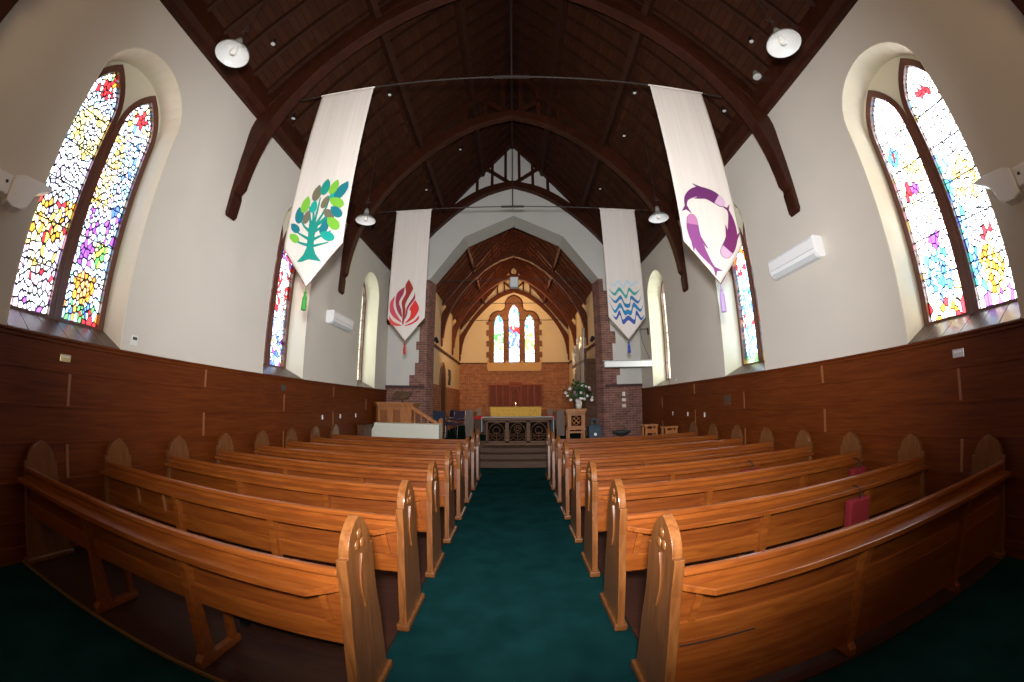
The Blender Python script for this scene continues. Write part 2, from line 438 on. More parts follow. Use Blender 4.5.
SKY = (.35, .62, .95); TEAL = (.08, .5, .5); GRN = (.12, .45, .12); PNK = (.95, .55, .7); LIL = (.6, .5, .9); BRN = (.35, .12, .06)
def inr(u, v, cu, cv, ru, rv): return ((u-cu)/ru)**2 + ((v-cv)/rv)**2 < 1
def d_L1(k, u, v, r):
    if k == 0:   # nearer light
        if v > .94: return r.choice([RED, GRN, YEL, ORG, CLR])
        if inr(u, v, .0, .90, .5, .03): return r.choice([RED, RED, CLR])
        if v > .82: return r.choice([CLR, SKY, LIL, CLR, (.6, .75, .9)])
        if inr(u, v, .25, .72, .42, .04): return CLR
        if inr(u, v, .2, .70, 1.0, .105): return r.choice([YEL, GOLD, YEL, YEL, CLR])
        if inr(u, v, -.05, .53, .8, .12): return r.choice([CLR, CLR, CLR, LIL])
        if v > .42: return r.choice([CLR, SKY, LIL, SKY, CLR])
        if v > .24: return r.choice([YEL, GOLD, CLR, ORG, PNK, LIL, YEL, RED])
        if v > .14: return r.choice([CLR, YEL, PNK, CLR, GOLD, LIL])
        return r.choice([CLR, CLR, PNK, LIL, RED if v > .06 else PUR, CLR])
    if (abs(u) < .16 and .86 < v < .94) or (abs(v - .905) < .013 and abs(u) < .42): return RED
    if v > .86: return r.choice([CLR, YEL, CLR, GOLD, PNK, SKY])
    if v > .45:
        t = u + 1.1*(v-.65)
        if t < .0: return r.choice([YEL, CLR, GOLD, CLR, PNK])
        return r.choice([SKY, BLU, CLR, LIL, SKY, CLR])
    if v > .33: return r.choice([CLR, CLR, LIL, PUR, SKY])
    if inr(u, v, -.05, .135, .6, .062): return r.choice([ORG, ORG, (.95, .4, .15)])
    if inr(u, v, -.35, .27, .38, .08): return r.choice([PUR, LIL, PUR])
    if inr(u, v, .35, .29, .4, .06): return r.choice([YEL, (.7, .7, .1), GRN])
    if v < .07: return r.choice([RED, BLU, GRN, CLR, ORG, SKY])
    return r.choice([CLR, SKY, CLR, (.4, .75, .7), LIL])
def d_R1(k, u, v, r):
    if k == 1:   # light farther from the camera (left in the picture on the right-hand wall)
        if inr(u, v, 0, .17, .8, .10): return r.choice([TEAL, SKY, CLR, (.3, .7, .75), CLR, BLU])
        if inr(u, v, -.15, .30, .3, .03): return PUR
        if v < .09: return r.choice([RED, ORG, YEL, CLR, CLR])
        if inr(u, v, .2, .53, .5, .03): return r.choice([PUR, RED])
        if v > .9: return r.choice([CLR, CLR, SKY, PNK])
        if inr(u, v, .5, .70, .35, .04): return r.choice([RED, BLU, TEAL])
        if inr(u, v, 0, .60, .9, .05): return r.choice([YEL, CLR, GOLD, CLR])
        return r.choice([CLR, CLR, CLR, CLR, CLR, YEL, PNK])
    if inr(u, v, 0, .13, .55, .085): return r.choice([YEL, GOLD, ORG, YEL])
    if v < .05: return r.choice([PNK, LIL, CLR, PUR])
    if .22 < v < .26 and abs(u) < .4: return r.choice([RED, CLR])
    if inr(u, v, 0, .46, .6, .09): return r.choice([YEL, GOLD, CLR, YEL])
    if u > .55 and v < .6: return r.choice([SKY, TEAL, BLU, CLR])
    if inr(u, v, .0, .86, .35, .025): return RED
    if v > .7 and r.random() < .2: return r.choice([SKY, YEL, PNK])
    return CLR
def d_L2(k, u, v, r):
    if abs(v - .68) < .022 or (abs(u) < .3 and .3 < v < .75): return r.choice([CLR, (1, .9, .9)])
    if v > .86: return r.choice([CLR, SKY, YEL, CLR])
    if v > .62: return r.choice([RED, RED, PUR, BLU, CLR])
    if v > .38: return r.choice([RED, PNK, CLR, RED])
    if v > .2: return r.choice([CLR, LIL, SKY, CLR])
    return r.choice([BLU, SKY, PUR, YEL, CLR, CLR])
def d_R2(k, u, v, r):
    if v > .88: return r.choice([CLR, BLU, SKY, YEL])
    if inr(u, v, 0, .72, .9, .11) and not inr(u, v, 0, .72, .45, .05): return r.choice([RED, CLR, ORG])
    if abs(v - .30) < .045: return r.choice([RED, CLR, CLR]) if (abs(u) > .5 or abs(v-.30) > .03) else CLR
    if v < .05: return r.choice([GRN, GRN, YEL])
    if v < .62: return r.choice([BLU, SKY, CLR, TEAL, CLR, SKY])
    return r.choice([CLR, SKY, CLR])
def d_E(k, u, v, r):
    if v > .62: return r.choice([SKY, CLR, TEAL, LIL, CLR, (.4, .6, .8)])
    if k == 1:
        if .48 < v < .62: return r.choice([GOLD, YEL, RED, BLU])
        if .22 < v < .5: return r.choice([BLU, BLU, SKY, LIL, CLR])
        return r.choice([CLR, CLR, SKY, LIL])
    if k == 0:
        if .25 < v < .6: return r.choice([GRN, CLR, (.6, .6, .2), GRN, YEL])
    if k == 2:
        if .25 < v < .6: return r.choice([ORG, CLR, GOLD, YEL, GRN])
    return r.choice([CLR, CLR, SKY, CLR])
def d_plain(k, u, v, r): return r.choice([(.9, .97, .85), (.92, .95, .8), (.85, .95, .85)])
def glass_panel(poly, mp, d, n, seed, design, k, parent, flip=1, lead=.0078):
    xs = [p[0] for p in poly]; ys = [p[1] for p in poly]; cx = (min(xs)+max(xs))/2; hw = (max(xs)-min(xs))/2; y0, y1 = min(ys), max(ys)
    r = random.Random(seed*13+1); bm = B(); lay = bm.loops.layers.float_color.new('tint')
    for c in cells(poly, n, seed):
        mx = sum(p[0] for p in c)/len(c); my = sum(p[1] for p in c)/len(c)
        rad = max(.02, min(math.hypot(p[0]-mx, p[1]-my) for p in c))
        f = max(.55, 1 - lead / rad)
        O = [bm.verts.new(mp(p[0], p[1], d)) for p in c]; I = [bm.verts.new(mp(mx+(p[0]-mx)*f, my+(p[1]-my)*f, d)) for p in c]
        fc = bm.faces.new(I); colr = design(k, flip*(mx-cx)/hw, (my-y0)/(y1-y0), r)
        g = r.uniform(.55, 1.0); white = min(colr) > .7; colr = tuple(x*g*(.42 if white else .50 if min(colr) > .3 else .40)*(1.7 if lead < .006 else 1) for x in colr)
        for l in fc.loops: l[lay] = (*colr, 1)
        for i in range(len(c)):
            j = (i+1) % len(c)
            ff = bm.faces.new([O[i], O[j], I[j], I[i]]); ff.material_index = 1
    return obj('pane', bm, [M['glass'], M['lead']], parent)

wn = 0
NWALL = {}
for s in (-1, 1):
    for wi, yc in enumerate(WIN_C):
        wn += 1
        e = smpty('window_%d' % wn, (s*WO, yc, 2.0))
        # plaster tympanum with two lancet openings
        def mpl(u, v, d, s=s): return (s*d, u, v - 2.0)
        bm = B(); lc = [arch(-.325, .315, .20, 4.48, 5.19-.0), arch(.325, .315, .20, 4.48, 5.19)]
        lc = [arch(q, .315, 2.20, 4.6, 5.27) for q in (-.325, .325)]
        prism(bm, [(-.74, 1.9), (.74, 1.9), (.74, 5.6), (-.74, 5.6)], mpl, 0.0, .14, 0, lc)
        obj('tympanum', bm, M['plaster_reveal'], e)
        fr = B(); gl = [arch(q, .245, 2.235, 4.6, 5.15) for q in (-.325, .325)]
        for q, a, b in zip((-.325, .325), lc, gl):
            big = arch(q, .318, 2.19, 4.6, 5.275)
            prism(fr, big, mpl, -.035, .06, 0, [b])
        box(fr, *sorted((s*-.045, s*.05)), -.03, .03, .2, 2.55)
        obj('frame', fr, M['frame'], e, bevel=.006)
        des = [(d_L1, d_L2, d_plain), (d_R1, d_R2, d_plain)][s > 0][wi]
        for k, b in enumerate(gl):
            n = [430, 330, 50][wi]
            p = glass_panel(b, mpl, .02, n, wn*10+k, des, k, e, lead=.0056 if s > 0 else .0078)
        bm = B()
        for k, b in enumerate(gl):
            cq = (-.325, .325)[k]
            for z in (.72, 1.17, 1.62, 2.07, 2.5): box(bm, *sorted((s*.010, s*.022)), cq-.245, cq+.245, z-.006, z+.006)
        obj('saddle_bar', bm, M['lead'], e)
        # reveal lining
        bm = B(); a = arch(0, .67, 2.0, 4.75, 5.43); ai = arch(0, .655, 2.0, 4.75, 5.415)
        for i in range(1, len(a)-0):
            j = (i+1) % len(a)
            if i == 0: continue
            if j == 0 and i == len(a)-1: pass
            P = [mpl(*a[i], -.45), mpl(*a[j], -.45), mpl(*a[j], 0), mpl(*a[i], 0)]; Q = [mpl(*ai[i], -.451), mpl(*ai[j], -.451), mpl(*ai[j], 0), mpl(*ai[i], 0)]
            if a[i][1] == 2.0 and a[j][1] == 2.0: continue
            v = [bm.verts.new(p) for p in P+Q]
            for f in ((0,1,2,3),(4,7,6,5),(0,4,5,1),(1,5,6,2),(2,6,7,3),(3,7,4,0)): bm.faces.new([v[q] for q in f])
        obj('reveal', bm, M['plaster_reveal'], e)
        # sloping boarded sill
        bm = B()
        n = 6
        for q in range(n):
            ya = -.65 + 1.30*q/n + .003; yb = -.65 + 1.30*(q+1)/n - .003
            P = [(s*-.02, 2.215-2), (s*-.47, 2.01-2), (s*-.47, 1.99-2), (s*-.02, 1.99-2)]
            prism(bm, P, lambda u, v, d: (u, d, v), ya, yb)
        obj('sill', bm, M['sill'], e, bevel=.003)
# ------------------------------------------------------------------ roof timbers
def truss(name, label, loc, w=W, rz=RZ, kz=1.0, m=M['truss'], t=.21, foot=True):
    kx = w / W
    e = thing(name, label, 'roof truss', loc)
    RO = 11.2; rn = rz - .32 if kz == 1 else rz - .24
    Z = lambda z: rn - (RO - z)*kz
    slope = (RZ - EZ) / W * kz / kx if kz != kx else SL
    inn = [(4.05, 4.66), (4.02, 4.95), (3.95, 5.35), (3.80, 5.85), (3.50, 6.42), (3.02, 7.12), (2.40, 7.79), (1.68, 8.42), (.85, 8.93), (0, 9.22)]
    outr = [(4.19, 4.66), (4.19, 4.95), (4.19, 5.35), (4.17, 5.93), (3.8, 6.45), (3.25, 7.22), (2.6, 7.98), (1.85, 8.66), (.95, 9.2), (0, 9.46)]
    def crv(p): # finer curve
        o = []
        for i in range(len(p)-1):
            for k in range(4):
                tt = k/4; p0 = p[max(i-1,0)]; p1 = p[i]; p2 = p[i+1]; p3 = p[min(i+2,len(p)-1)]
                o.append(tuple(.5*((2*p1[c]) + (-p0[c]+p2[c])*tt + (2*p0[c]-5*p1[c]+4*p2[c]-p3[c])*tt*tt + (-p0[c]+3*p1[c]-3*p2[c]+p3[c])*tt**3) for c in (0, 1)))
        o.append(p[-1]); return o
    ci, co = crv(inn), crv(outr)
    for s in (-1, 1):
        out = [(s*x*kx, Z(z)) for x, z in [(4.19, 4.22), (4.16, 4.15), (4.11, 4.2), (4.10, 4.5), (4.12, 4.58)]] + [(s*x*kx, Z(z)) for x, z in ci] + [(s*x*kx, Z(z)) for x, z in co[::-1]]
        bm = B(); prism(bm, out, XZ, -t/2, t/2); obj('arched_brace', bm, m, e, bevel=.012)
        # principal rafter under the boards
        a = (s*(w - .02), rz - SL*(w - .02)); b = (0, rz); c = (0, rz - .36*kx); d = (s*(w - .02), rz - SL*(w-.02) - .36*kx)
        bm = B(); prism(bm, [a, b, c, d], XZ, -t*.42, t*.42); obj('principal_rafter', bm, m, e, bevel=.01)
        # strut from rafter down to crown, posts
        bm = B(); beam(bm, (s*1.62*kx, 0, Z(9.25)), (s*.05, 0, Z(9.5)), t*.5, .1, (0, 1, 0))
        def rl(x): return rz - SL*abs(x) - .2*kx
        bm.free(); bm = B()
        x1 = s*1.0*kx; P = Vector((x1, 0, rl(x1))); Q = Vector((s*.12*kx, 0, Z(9.42)))
        beam(bm, P, Q, .11*kx, t*.5, (0, 1, 0)); obj('strut', bm, m, e)
        for xx, zb in ((.25, 9.40), (.74, 9.26), (1.28, 8.98)):
            bm = B(); beam(bm, (s*xx*kx, 0, Z(zb)), (s*xx*kx, 0, rl(xx*kx)), .10*kx, t*.5, (0, 1, 0)); obj('post', bm, m, e)
    return e
tl = ['dark curved roof truss directly above the nearest white brackets, at the frame corners', 'dark curved roof truss from which the tree and fish banners hang', 'dark curved roof truss from which the flame and wave banners hang']
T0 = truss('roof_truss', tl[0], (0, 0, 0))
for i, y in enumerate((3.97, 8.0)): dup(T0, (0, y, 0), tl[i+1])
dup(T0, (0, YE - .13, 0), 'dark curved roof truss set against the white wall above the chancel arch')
# tie rods
def tie(loc, w, king, label, kz=1.0):
    e = thing('tie_rod', label, 'rod', loc)
    bm = B(); tube(bm, [(-w, 0, 0), (w, 0, 0)], .013, 8); obj('rod', bm, M['iron'], e)
    if king:
        bm = B(); tube(bm, [(0, 0, 0), (0, 0, king)], .012, 8); obj('king_rod', bm, M['iron'], e)
        bm = B(); box(bm, -.28, .28, -.02, .02, -.022, .022); obj('coupling', bm, M['iron'], e, bevel=.006)
    return e
tie((0, 4.05, 6.37), 3.46, 2.9, 'thin iron tie rod across the nave holding the tree and fish banners')
tie((0, 8.1, 6.35), 3.46, 2.9, 'thin iron tie rod across the nave holding the flame and wave banners')
tie((CX, YE + .36, 5.80), 2.75, 0, 'thin iron rod across the springing of the chancel arch')
tie((CX, 14.5, 5.62), 2.7, 0, 'thin iron rod inside the chancel, crossing above the east window')
tie((CX, 17.2, 5.53), 2.7, 0, 'thin iron rod at the far end of the chancel, crossing the window heads')
def rafters():
    protos = {}
    for s, side in ((-1, 'left'), (1, 'right')):
        bm = B(); x0 = s*.03; x1 = s*(W - .02); h = .10
        n = Vector((-s*SL, 0, -1)).normalized()  # into the room
        a = Vector((x0, 0, RZ - SL*abs(x0))) + n*h/2; b = Vector((x1, 0, RZ - SL*abs(x1))) + n*h/2
        beam(bm, a, b, .06, h, n)
        o = obj('common_rafter', bm, M['rafter'])
        lab = 'straight dark rafter of the %s-hand slope of the nave roof' % side
        tag(o, lab, 'rafter', 'common rafters of the %s nave roof slope' % side)
        ys = []
        y = -1.62
        while y < YE - .2:
            if min(abs(y - q) for q in (0, 3.97, 8.0, YE-.13)) > .16: ys.append(y)
            y += .45
        for i, yy in enumerate(ys):
            c = o if i == 0 else o.copy()
            if i: col.objects.link(c)
            c.location = (0, yy, 0)
rafters()
def purlin(x, s, y0, y1, rz, lab, m, w=.13, h=.17):
    bm = B(); n = Vector((-s*SL, 0, -1)).normalized()
    c = Vector((s*x, 0, rz - SL*x)) + n*(.09 + h/2)
    beam(bm, (c.x, y0, c.z), (c.x, y1, c.z), w, h, n)
    return tag(obj('purlin', bm, m, None, bevel=.01), lab, 'beam')
for s, side in ((-1, 'left'), (1, 'right')):
    purlin(2.57, s, Y0, YE, RZ, 'long dark purlin low on the %s-hand slope of the nave roof' % side, M['rafter'])
    purlin(1.25, s, Y0, YE, RZ, 'long dark purlin high on the %s-hand slope of the nave roof' % side, M['rafter'])
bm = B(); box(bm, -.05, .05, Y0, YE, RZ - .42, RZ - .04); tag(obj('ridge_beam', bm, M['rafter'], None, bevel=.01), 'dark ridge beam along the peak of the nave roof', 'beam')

# ------------------------------------------------------------------ chancel
CW = 2.95; CY = 19.7; CR = 9.38; CE = CR - SL*CW; CF = .42
bm = B(); box(bm, CX-CW-.3, CX+CW+.3, YE, CY+.3, -.1, CF); struct(obj('floor_chancel', bm, M['carpet']))
for s, side in ((-1, 'left'), (1, 'right')):
    bm = B(); box(bm, *sorted((CX+s*CW, CX+s*(CW+.3))), YE+.3, CY+.3, 0, CE + .35)
    struct(obj('wall_chancel_' + side, bm, M['plaster_chancel']))
    bm = B(); box(bm, *sorted((CX+s*CW, CX+s*(CW-.03))), YE+.32, CY, CF, 2.3)
    struct(obj('dado_wall_' + side, bm, M['brick_warm'] if s > 0 else M['brick_warm']))
    bm = B(); box(bm, *sorted((CX+s*CW, CX+s*(CW-.06))), YE+.32, CY, 3.66, 3.75)
    struct(obj('trim_%d' % (8 if s < 0 else 9), bm, M['truss_chancel']))
    o = ceiling('ceiling_chancel_' + side, s, CW, YE + .3, CY + .3, CR, M['sarking_chancel'], .4); o.location.x = CX
lan = [arch(-.84, .25, 3.78, 5.9, 6.42), arch(0, .28, 3.78, 6.4, 7.0), arch(.84, .25, 3.78, 5.9, 6.42)]
bm = B(); prism(bm, [(-CW-.3, 0), (CW+.3, 0), (CW+.3, CE), (0, CR+.1), (-CW-.3, CE)], XZ, CY, CY+.3, 0, lan)
o = struct(obj('wall_east', bm, M['plaster_chancel'])); o.location.x = CX
bm = B(); box(bm, CX-CW, CX+CW, CY-.03, CY, CF, 3.70); struct(obj('dado_wall_east', bm, M['brick_warm']))
bm = B(); box(bm, CX-CW, CX-1.42, CY-.06, CY, 3.70, 3.76); box(bm, CX+1.42, CX+CW, CY-.06, CY, 3.70, 3.76); struct(obj('trim_10', bm, M['truss_chancel']))
e = smpty('window_7', (CX, CY, 0))
# surround with three-lobed head and quoined sides
right = []
z = 3.74; k = 0
while z < 5.9:
    xo = 1.5 if k % 2 else 1.36
    right += [(xo, z), (xo, min(z+.3, 6.0))]; z += .3; k += 1
lobe = [(.84 + .53*math.cos(t), 5.98 + .62*math.sin(t)) for t in [PI*i/12 for i in range(0, 8)]]
top = [(.50, 6.72), (.46, 6.95)] + [(.50*math.cos(t)*.96, 6.95 + .52*math.sin(t)) for t in [PI*i/14 for i in range(1, 7)]]
rs = right + lobe + top + [(0, 7.50)]
sur = rs + [(-x, z) for x, z in rs[::-1][1:]]
bm = B(); prism(bm, sur, XZ, -.05, .02, 0, lan); obj('surround', bm, M['stone'], e)
bm = B()
hood = [(x, z) for x, z in lobe + top + [(0, 7.5)]]; hood = hood + [(-x, z) for x, z in hood[::-1][1:]]
tube(bm, [(x, -.06, z) for x, z in hood], .035, 6); obj('hood_mould', bm, M['truss_chancel'], e)
bm = B(); prism(bm, [(-.16, 3.30), (.0, 3.30), (.0, 3.80), (-.04, 3.80), (-.14, 3.42)], YZ, -1.4, 1.4)
for q in (-1.4, -.42, .42, 1.4): prism(bm, [(-.17, 3.42), (0, 3.42), (0, 3.92), (-.05, 3.86)], YZ, q-.05, q+.05)
obj('sill', bm, M['sill_stone'], e)
for k, l in enumerate(lan): glass_panel(l, XZ, .12, 90, 200+k, d_E, k, e)
tc = ['brown curved chancel truss nearest the chancel arch', 'brown curved chancel truss in the middle of the chancel', 'brown curved chancel truss set against the east wall round the window']
T1 = truss('chancel_truss', tc[0], (CX, 14.5, 0), CW, CR, .75, M['truss_chancel'], .2)
for i, y in enumerate((17.2, CY - .11)): dup(T1, (CX, y, 0), tc[i+1])
for s, side in ((-1, 'left'), (1, 'right')):
    o = purlin(1.8, s, YE+.3, CY, CR, 'brown purlin low on the %s-hand slope of the chancel roof' % side, M['truss_chancel'], .11, .14); o.location.x = CX
    bm = B(); n = Vector((-s*SL, 0, -1)).normalized()
    a = Vector((s*.03, 0, CR - SL*.03)) + n*.045; b = Vector((s*CW, 0, CR - SL*CW)) + n*.045; beam(bm, a, b, .06, .09, n)
    r0 = tag(obj('common_rafter', bm, M['truss_chancel']), 'straight brown rafter of the %s-hand slope of the chancel roof' % side, 'rafter', 'common rafters of the %s chancel roof slope' % side)
    for i in range(17):
        y = YE + .6 + .45*i
        c = r0 if i == 0 else r0.copy()
        if i: col.objects.link(c)
        c.location = (CX, y, 0)
# niche door in the chancel's left wall
e = smpty('door_1', (CX - CW, 14.9, CF))
bm = B(); prism(bm, arch(0, .52, 0, 2.0, 2.75), lambda u, v, d: (d, u, v), .001, .04); obj('door_leaf', bm, M['dark_oak'], e)
bm = B(); prism(bm, arch(0, .60, 0, 2.0, 2.85), lambda u, v, d: (d, u, v), .001, .07, 0, [arch(0, .52, .005, 2.0, 2.75)]); obj('door_frame', bm, M['stone'], e)
# steps and platform
for k, (y, z) in enumerate(((9.2, .16), (9.55, .29), (9.9, CF))):
    bm = B(); box(bm, -W+.04, W-.04, y, YE + .01, (0, .16, .29)[k], z)
    o = struct(obj('floor_step_%d' % (k+1), bm, M['step'], None, bevel=.012))
bm = B(); box(bm, -W+.04, -1.1, 10.0, YE, CF, CF+.006); box(bm, 1.25, W-.04, 10.0, YE, CF, CF+.006); struct(obj('floor_carpet', bm, M['carpet']))

# ------------------------------------------------------------------ pews
def end_profile():
    # side outline (y, z); the pew faces +y
    L = [(-.20, 0), (-.125, .70), (-.135, .86), (-.135, .89), (-.105, .89)]
    R = [(.17, .875), (.195, .875), (.205, .60), (.235, .42), (.245, .09), (.27, .06), (.27, 0)]
    AA = math.radians(62)
    g = lambda t: ((1 - math.cos(AA*t))/(1 - math.cos(AA)), math.sin(AA*t)/math.sin(AA))
    arc = [(-.105 + .13*g(k/10)[0], .89 + .168*g(k/10)[1]) for k in range(11)]
    arc2 = [(.17 - .13*g(1 - k/10)[0], .875 + .183*g(1 - k/10)[1]) for k in range(11)]
    return L + arc[1:] + arc2[:-1] + R
def make_pew(side, xw, xa, label, closed=False, posts=(.36, .70)):
    """side -1 left / +1 right; xw = wall end x, xa = aisle end x"""
    e = thing('pew', label, 'pew', (0, 0, 0), 'rows of wooden pews')
    x0, x1 = sorted((xw, xa)); Lx = x1 - x0
    prof = end_profile()
    for which, xx, sg in (('w', xw, side), ('a', xa, -side)):
        a, b = sorted((xx, xx - sg*.052))
        bm = B(); prism(bm, prof, YZ, a, b)
        o = obj('end_panel', bm, M['pew_end'], e, bevel=.012, seg=3)
        # carved trefoil and lance on the outer face
        bm = B(); dx = xx + sg*.0
        for (cy, cz, r) in ((.030, .970, .026), (.0, .920, .026), (.060, .915, .026)):
            ball(bm, (dx, cy, cz), r, .35, 1, 1, seg=12)
        lens = [(.035 + .034*math.sin(PI*t)*s2, .87 - .30*t) for s2 in (1,) for t in [k/12 for k in range(13)]] + [(.035 - .034*math.sin(PI*t), .87 - .30*t) for t in [1-k/12 for k in range(1, 12)]]
        a2, b2 = sorted((dx - sg*.004, dx + sg*.008)); prism(bm, lens, YZ, a2, b2)
        obj('carving', bm, M['pew_end'], o, bevel=.003)
        bm = B(); a3, b3 = sorted((xx + sg*.02, xx - sg*.072)); box(bm, a3, b3, -.215, .29, 0, .055)
        obj('plinth', bm, M['pew_end'], o, bevel=.012)
    xi0, xi1 = x0 + .052, x1 - .052
    # seat
    bm = B(); prism(bm, [(-.06, .42), (.215, .445), (.235, .43), (.235, .41), (-.06, .39)], YZ, xi0, xi1); obj('seat', bm, M['pew'], e, bevel=.006)
    # back panel, leaning slightly
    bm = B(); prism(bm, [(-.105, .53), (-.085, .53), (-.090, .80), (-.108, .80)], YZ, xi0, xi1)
    obj('back_panel', bm, M['pew_shaded'], e)
    bm = B(); prism(bm, [(-.108, .42), (-.078, .42), (-.080, .55), (-.118, .55)], YZ, xi0, xi1); obj('lower_rail', bm, M['pew'], e, bevel=.005)
    bm = B(); prism(bm, [(-.138, .812), (-.134, .834), (-.122, .842), (-.10, .842), (-.09, .832), (-.09, .805), (-.128, .800)], YZ, xi0, xi1)
    prism(bm, [(-.120, .735), (-.120, .805), (-.095, .805), (-.095, .735)], YZ, xi0, xi1)
    obj('top_rail', bm, M['pew'], e, bevel=.006)
    # sloping book ledge with clipped aisle corner
    bm = B()
    def led(u, v, t): # u along x, v 0..1 outwards
        y = -.112 - .098*v; z = .766 - .012*v
        return (u, y, z - t)
    ca = .13
    pl = [(xi0, 0), (xi1, 0), (xi1, .15), (xi1 - .0, .15), (xi1 - ca, 1), (xi0, 1)] if side < 0 else [(xi0, 0), (xi1, 0), (xi1, 1), (xi0 + ca, 1), (xi0, .15)]
    prism(bm, pl, led, 0, .036); obj('book_ledge', bm, M['pew'], e, bevel=.006)
    for f in posts:
        x = xw + (xa - xw)*f
        bm = B(); prism(bm, [(-.115, .74), (-.185, .722), (-.160, .60), (-.150, .40), (-.155, .08), (-.19, .05), (-.19, 0), (-.05, 0), (-.05, .08), (-.075, .40), (-.09, .5)], YZ, x - .028, x + .028)
        obj('support', bm, M['pew'], e, bevel=.005)
        bm = B(); box(bm, x-.026, x+.026, -.05, .20, 0, .05); box(bm, x-.024, x+.024, .12, .17, .05, .41); obj('foot_rail', bm, M['pew'], e, bevel=.005)
    # raking batten by the aisle end
    x = xa - (-side)*.13 if side < 0 else xa + .13
    x = xa + side*.15
    bm = B(); beam(bm, (x, -.128, .73), (x - side*.03, -.112, .55), .035, .016, (0, 1, 0)); obj('batten', bm, M['pew'], e)
    if closed:
        bm = B(); prism(bm, [(-.112, .05), (-.09, .05), (-.09, .43), (-.115, .43)], YZ, xi0, xi1); obj('kick_board', bm, M['pew_shaded'], e)
        bm = B(); xs = xa + side*.02; x_a, x_b = sorted((xa + side*.08, xa + side*.50))
        box(bm, x_a, x_b, -.1165, -.11, .405, .413); obj('slot', bm, M['black'], e)
    return e
ORD = ['front row nearest the camera', 'second row from the camera', 'third row from the camera', 'fourth row from the camera', 'fifth row from the camera', 'sixth row from the camera', 'seventh row from the camera', 'eighth and farthest row, nearest the steps']
ZP = .02
def lab(side, i, extra=''): return ('varnished wooden pew %s of the aisle, %s%s' % (side, ORD[i], extra))
PY = [1.62 + .885*i for i in range(8)]
pl0 = make_pew(-1, -4.06, -.735, lab('left', 0), posts=(.37, .69)); pl0.location = (0, PY[0], ZP)
# short raking battens near the wall, second pew on the left
for i in range(1, 8):
    p = dup(pl0, (0, PY[i], ZP), lab('left', i))
    if i == 1:
        for x in (-3.45, -3.05):
            bm = B(); beam(bm, (x, -.128, .73), (x+.02, -.112, .52), .03, .012, (0, 1, 0)); obj('batten', bm, M['batten'], p)
pr0 = make_pew(1, 4.06, .69, lab('right', 0), closed=True, posts=(.26, .63)); pr0.location = (0, PY[0], ZP)
pr1 = make_pew(1, 4.06, .69, lab('right', 1), posts=(.30, .66)); pr1.location = (0, PY[1], ZP)
for i in range(2, 8): dup(pr1, (0, PY[i], ZP), lab('right', i))
# timber platforms under the pews
for s, nm in ((-1, 'floor_boards_left'), (1, 'floor_boards_right')):
    x0, x1 = sorted((s*(W-.05), s*.80))
    bm = B(); box(bm, x0, x1, 1.42, 8.15, 0, ZP - .001); o = struct(obj(nm, bm, M['dark_floor']))
    if s < 0:
        bm = B(); box(bm, x0, x1, 1.405, 1.42, 0, ZP + .003); obj('edge_strip', bm, M['gilt'], o)
# red kneelers hanging on hooks
for (x, r, lb, ww, hh, zz) in ((2.80, 1, 'red kneeler hanging on a hook behind the second right-hand pew', .26, .30, .72), (3.86, 2, 'red kneeler hanging behind the third right-hand pew, beside the wall', .24, .24, .72), (2.9, 3, 'red kneeler hanging behind the fourth right-hand pew', .30, .22, .72)):
    e = thing('kneeler', lb, 'kneeler', (x, PY[r] - .20, ZP), 'red kneelers')
    bm = B(); box(bm, -ww/2, ww/2, -.065, .015, zz-.04-hh, zz-.04); obj('cushion', bm, M['red'], e, bevel=.02, seg=3)
    bm = B(); tube(bm, [(0, .04, .775), (0, -.015, .775), (0, -.055, .75), (0, -.055, .70), (0, -.03, .675)], .006, 6); obj('hook', bm, M['black'], e)
# low rounded iron heater under the aisle ends of left front pews
bm = B(); tube(bm, [(-1.9, 1.98, .12), (-.80, 1.98, .12)], .055, 12); box(bm, -1.85, -1.8, 1.95, 2.01, ZP, .09); box(bm, -.95, -.9, 1.95, 2.01, ZP, .09)
tag(obj('heater_pipe', bm, M['black'], None, smooth=False), 'black heating pipe on the floor between first and second left pews', 'pipe')

# ------------------------------------------------------------------ banners
def banner(name, label, loc, w, top, sh, tip):
    e = thing('banner', label, 'banner', (loc[0], loc[1], 0), 'hanging cloth banners')
    nx, nz = 24, 40; bm = B(); hw = w/2
    def fold(x, z): return .007*math.sin(x*9 + loc[0]) * (.3 + .7*(top - z)/(top - tip)) + .002*math.sin(x*23 + 1)
    fr, bk = [], []
    for i in range(nx+1):
        x = -hw + w*i/nx; zb = sh - (sh - tip)*(1 - abs(x)/hw)
        cf, cb = [], []
        for j in range(nz+1):
            z = top + (zb - top)*j/nz; y = fold(x, z)
            cf.append(bm.verts.new((x, y - .004, z))); cb.append(bm.verts.new((x, y + .004, z)))
        fr.append(cf); bk.append(cb)
    for i in range(nx):
        for j in range(nz):
            bm.faces.new([fr[i][j], fr[i][j+1], fr[i+1][j+1], fr[i+1][j]]); bm.faces.new([bk[i][j], bk[i+1][j], bk[i+1][j+1], bk[i][j+1]])
        bm.faces.new([fr[i][0], fr[i+1][0], bk[i+1][0], bk[i][0]]); bm.faces.new([fr[i][nz], bk[i][nz], bk[i+1][nz], fr[i+1][nz]])
    for j in range(nz):
        for q in (0, nx): bm.faces.new([fr[q][j], bk[q][j], bk[q][j+1], fr[q][j+1]])
    obj('cloth', bm, M['banner'], e, smooth=True)
    bm = B(); tube(bm, [(-hw-.02, 0, top-.015), (hw+.02, 0, top-.015)], .014, 8); obj('pole', bm, M['banner'], e)
    bm = B()
    for s in (-1, 1): tube(bm, [(s*hw, -.002, sh), (0, -.002, tip)], .006, 6)
    obj('hem', bm, M['dark_oak'], e)
    return e
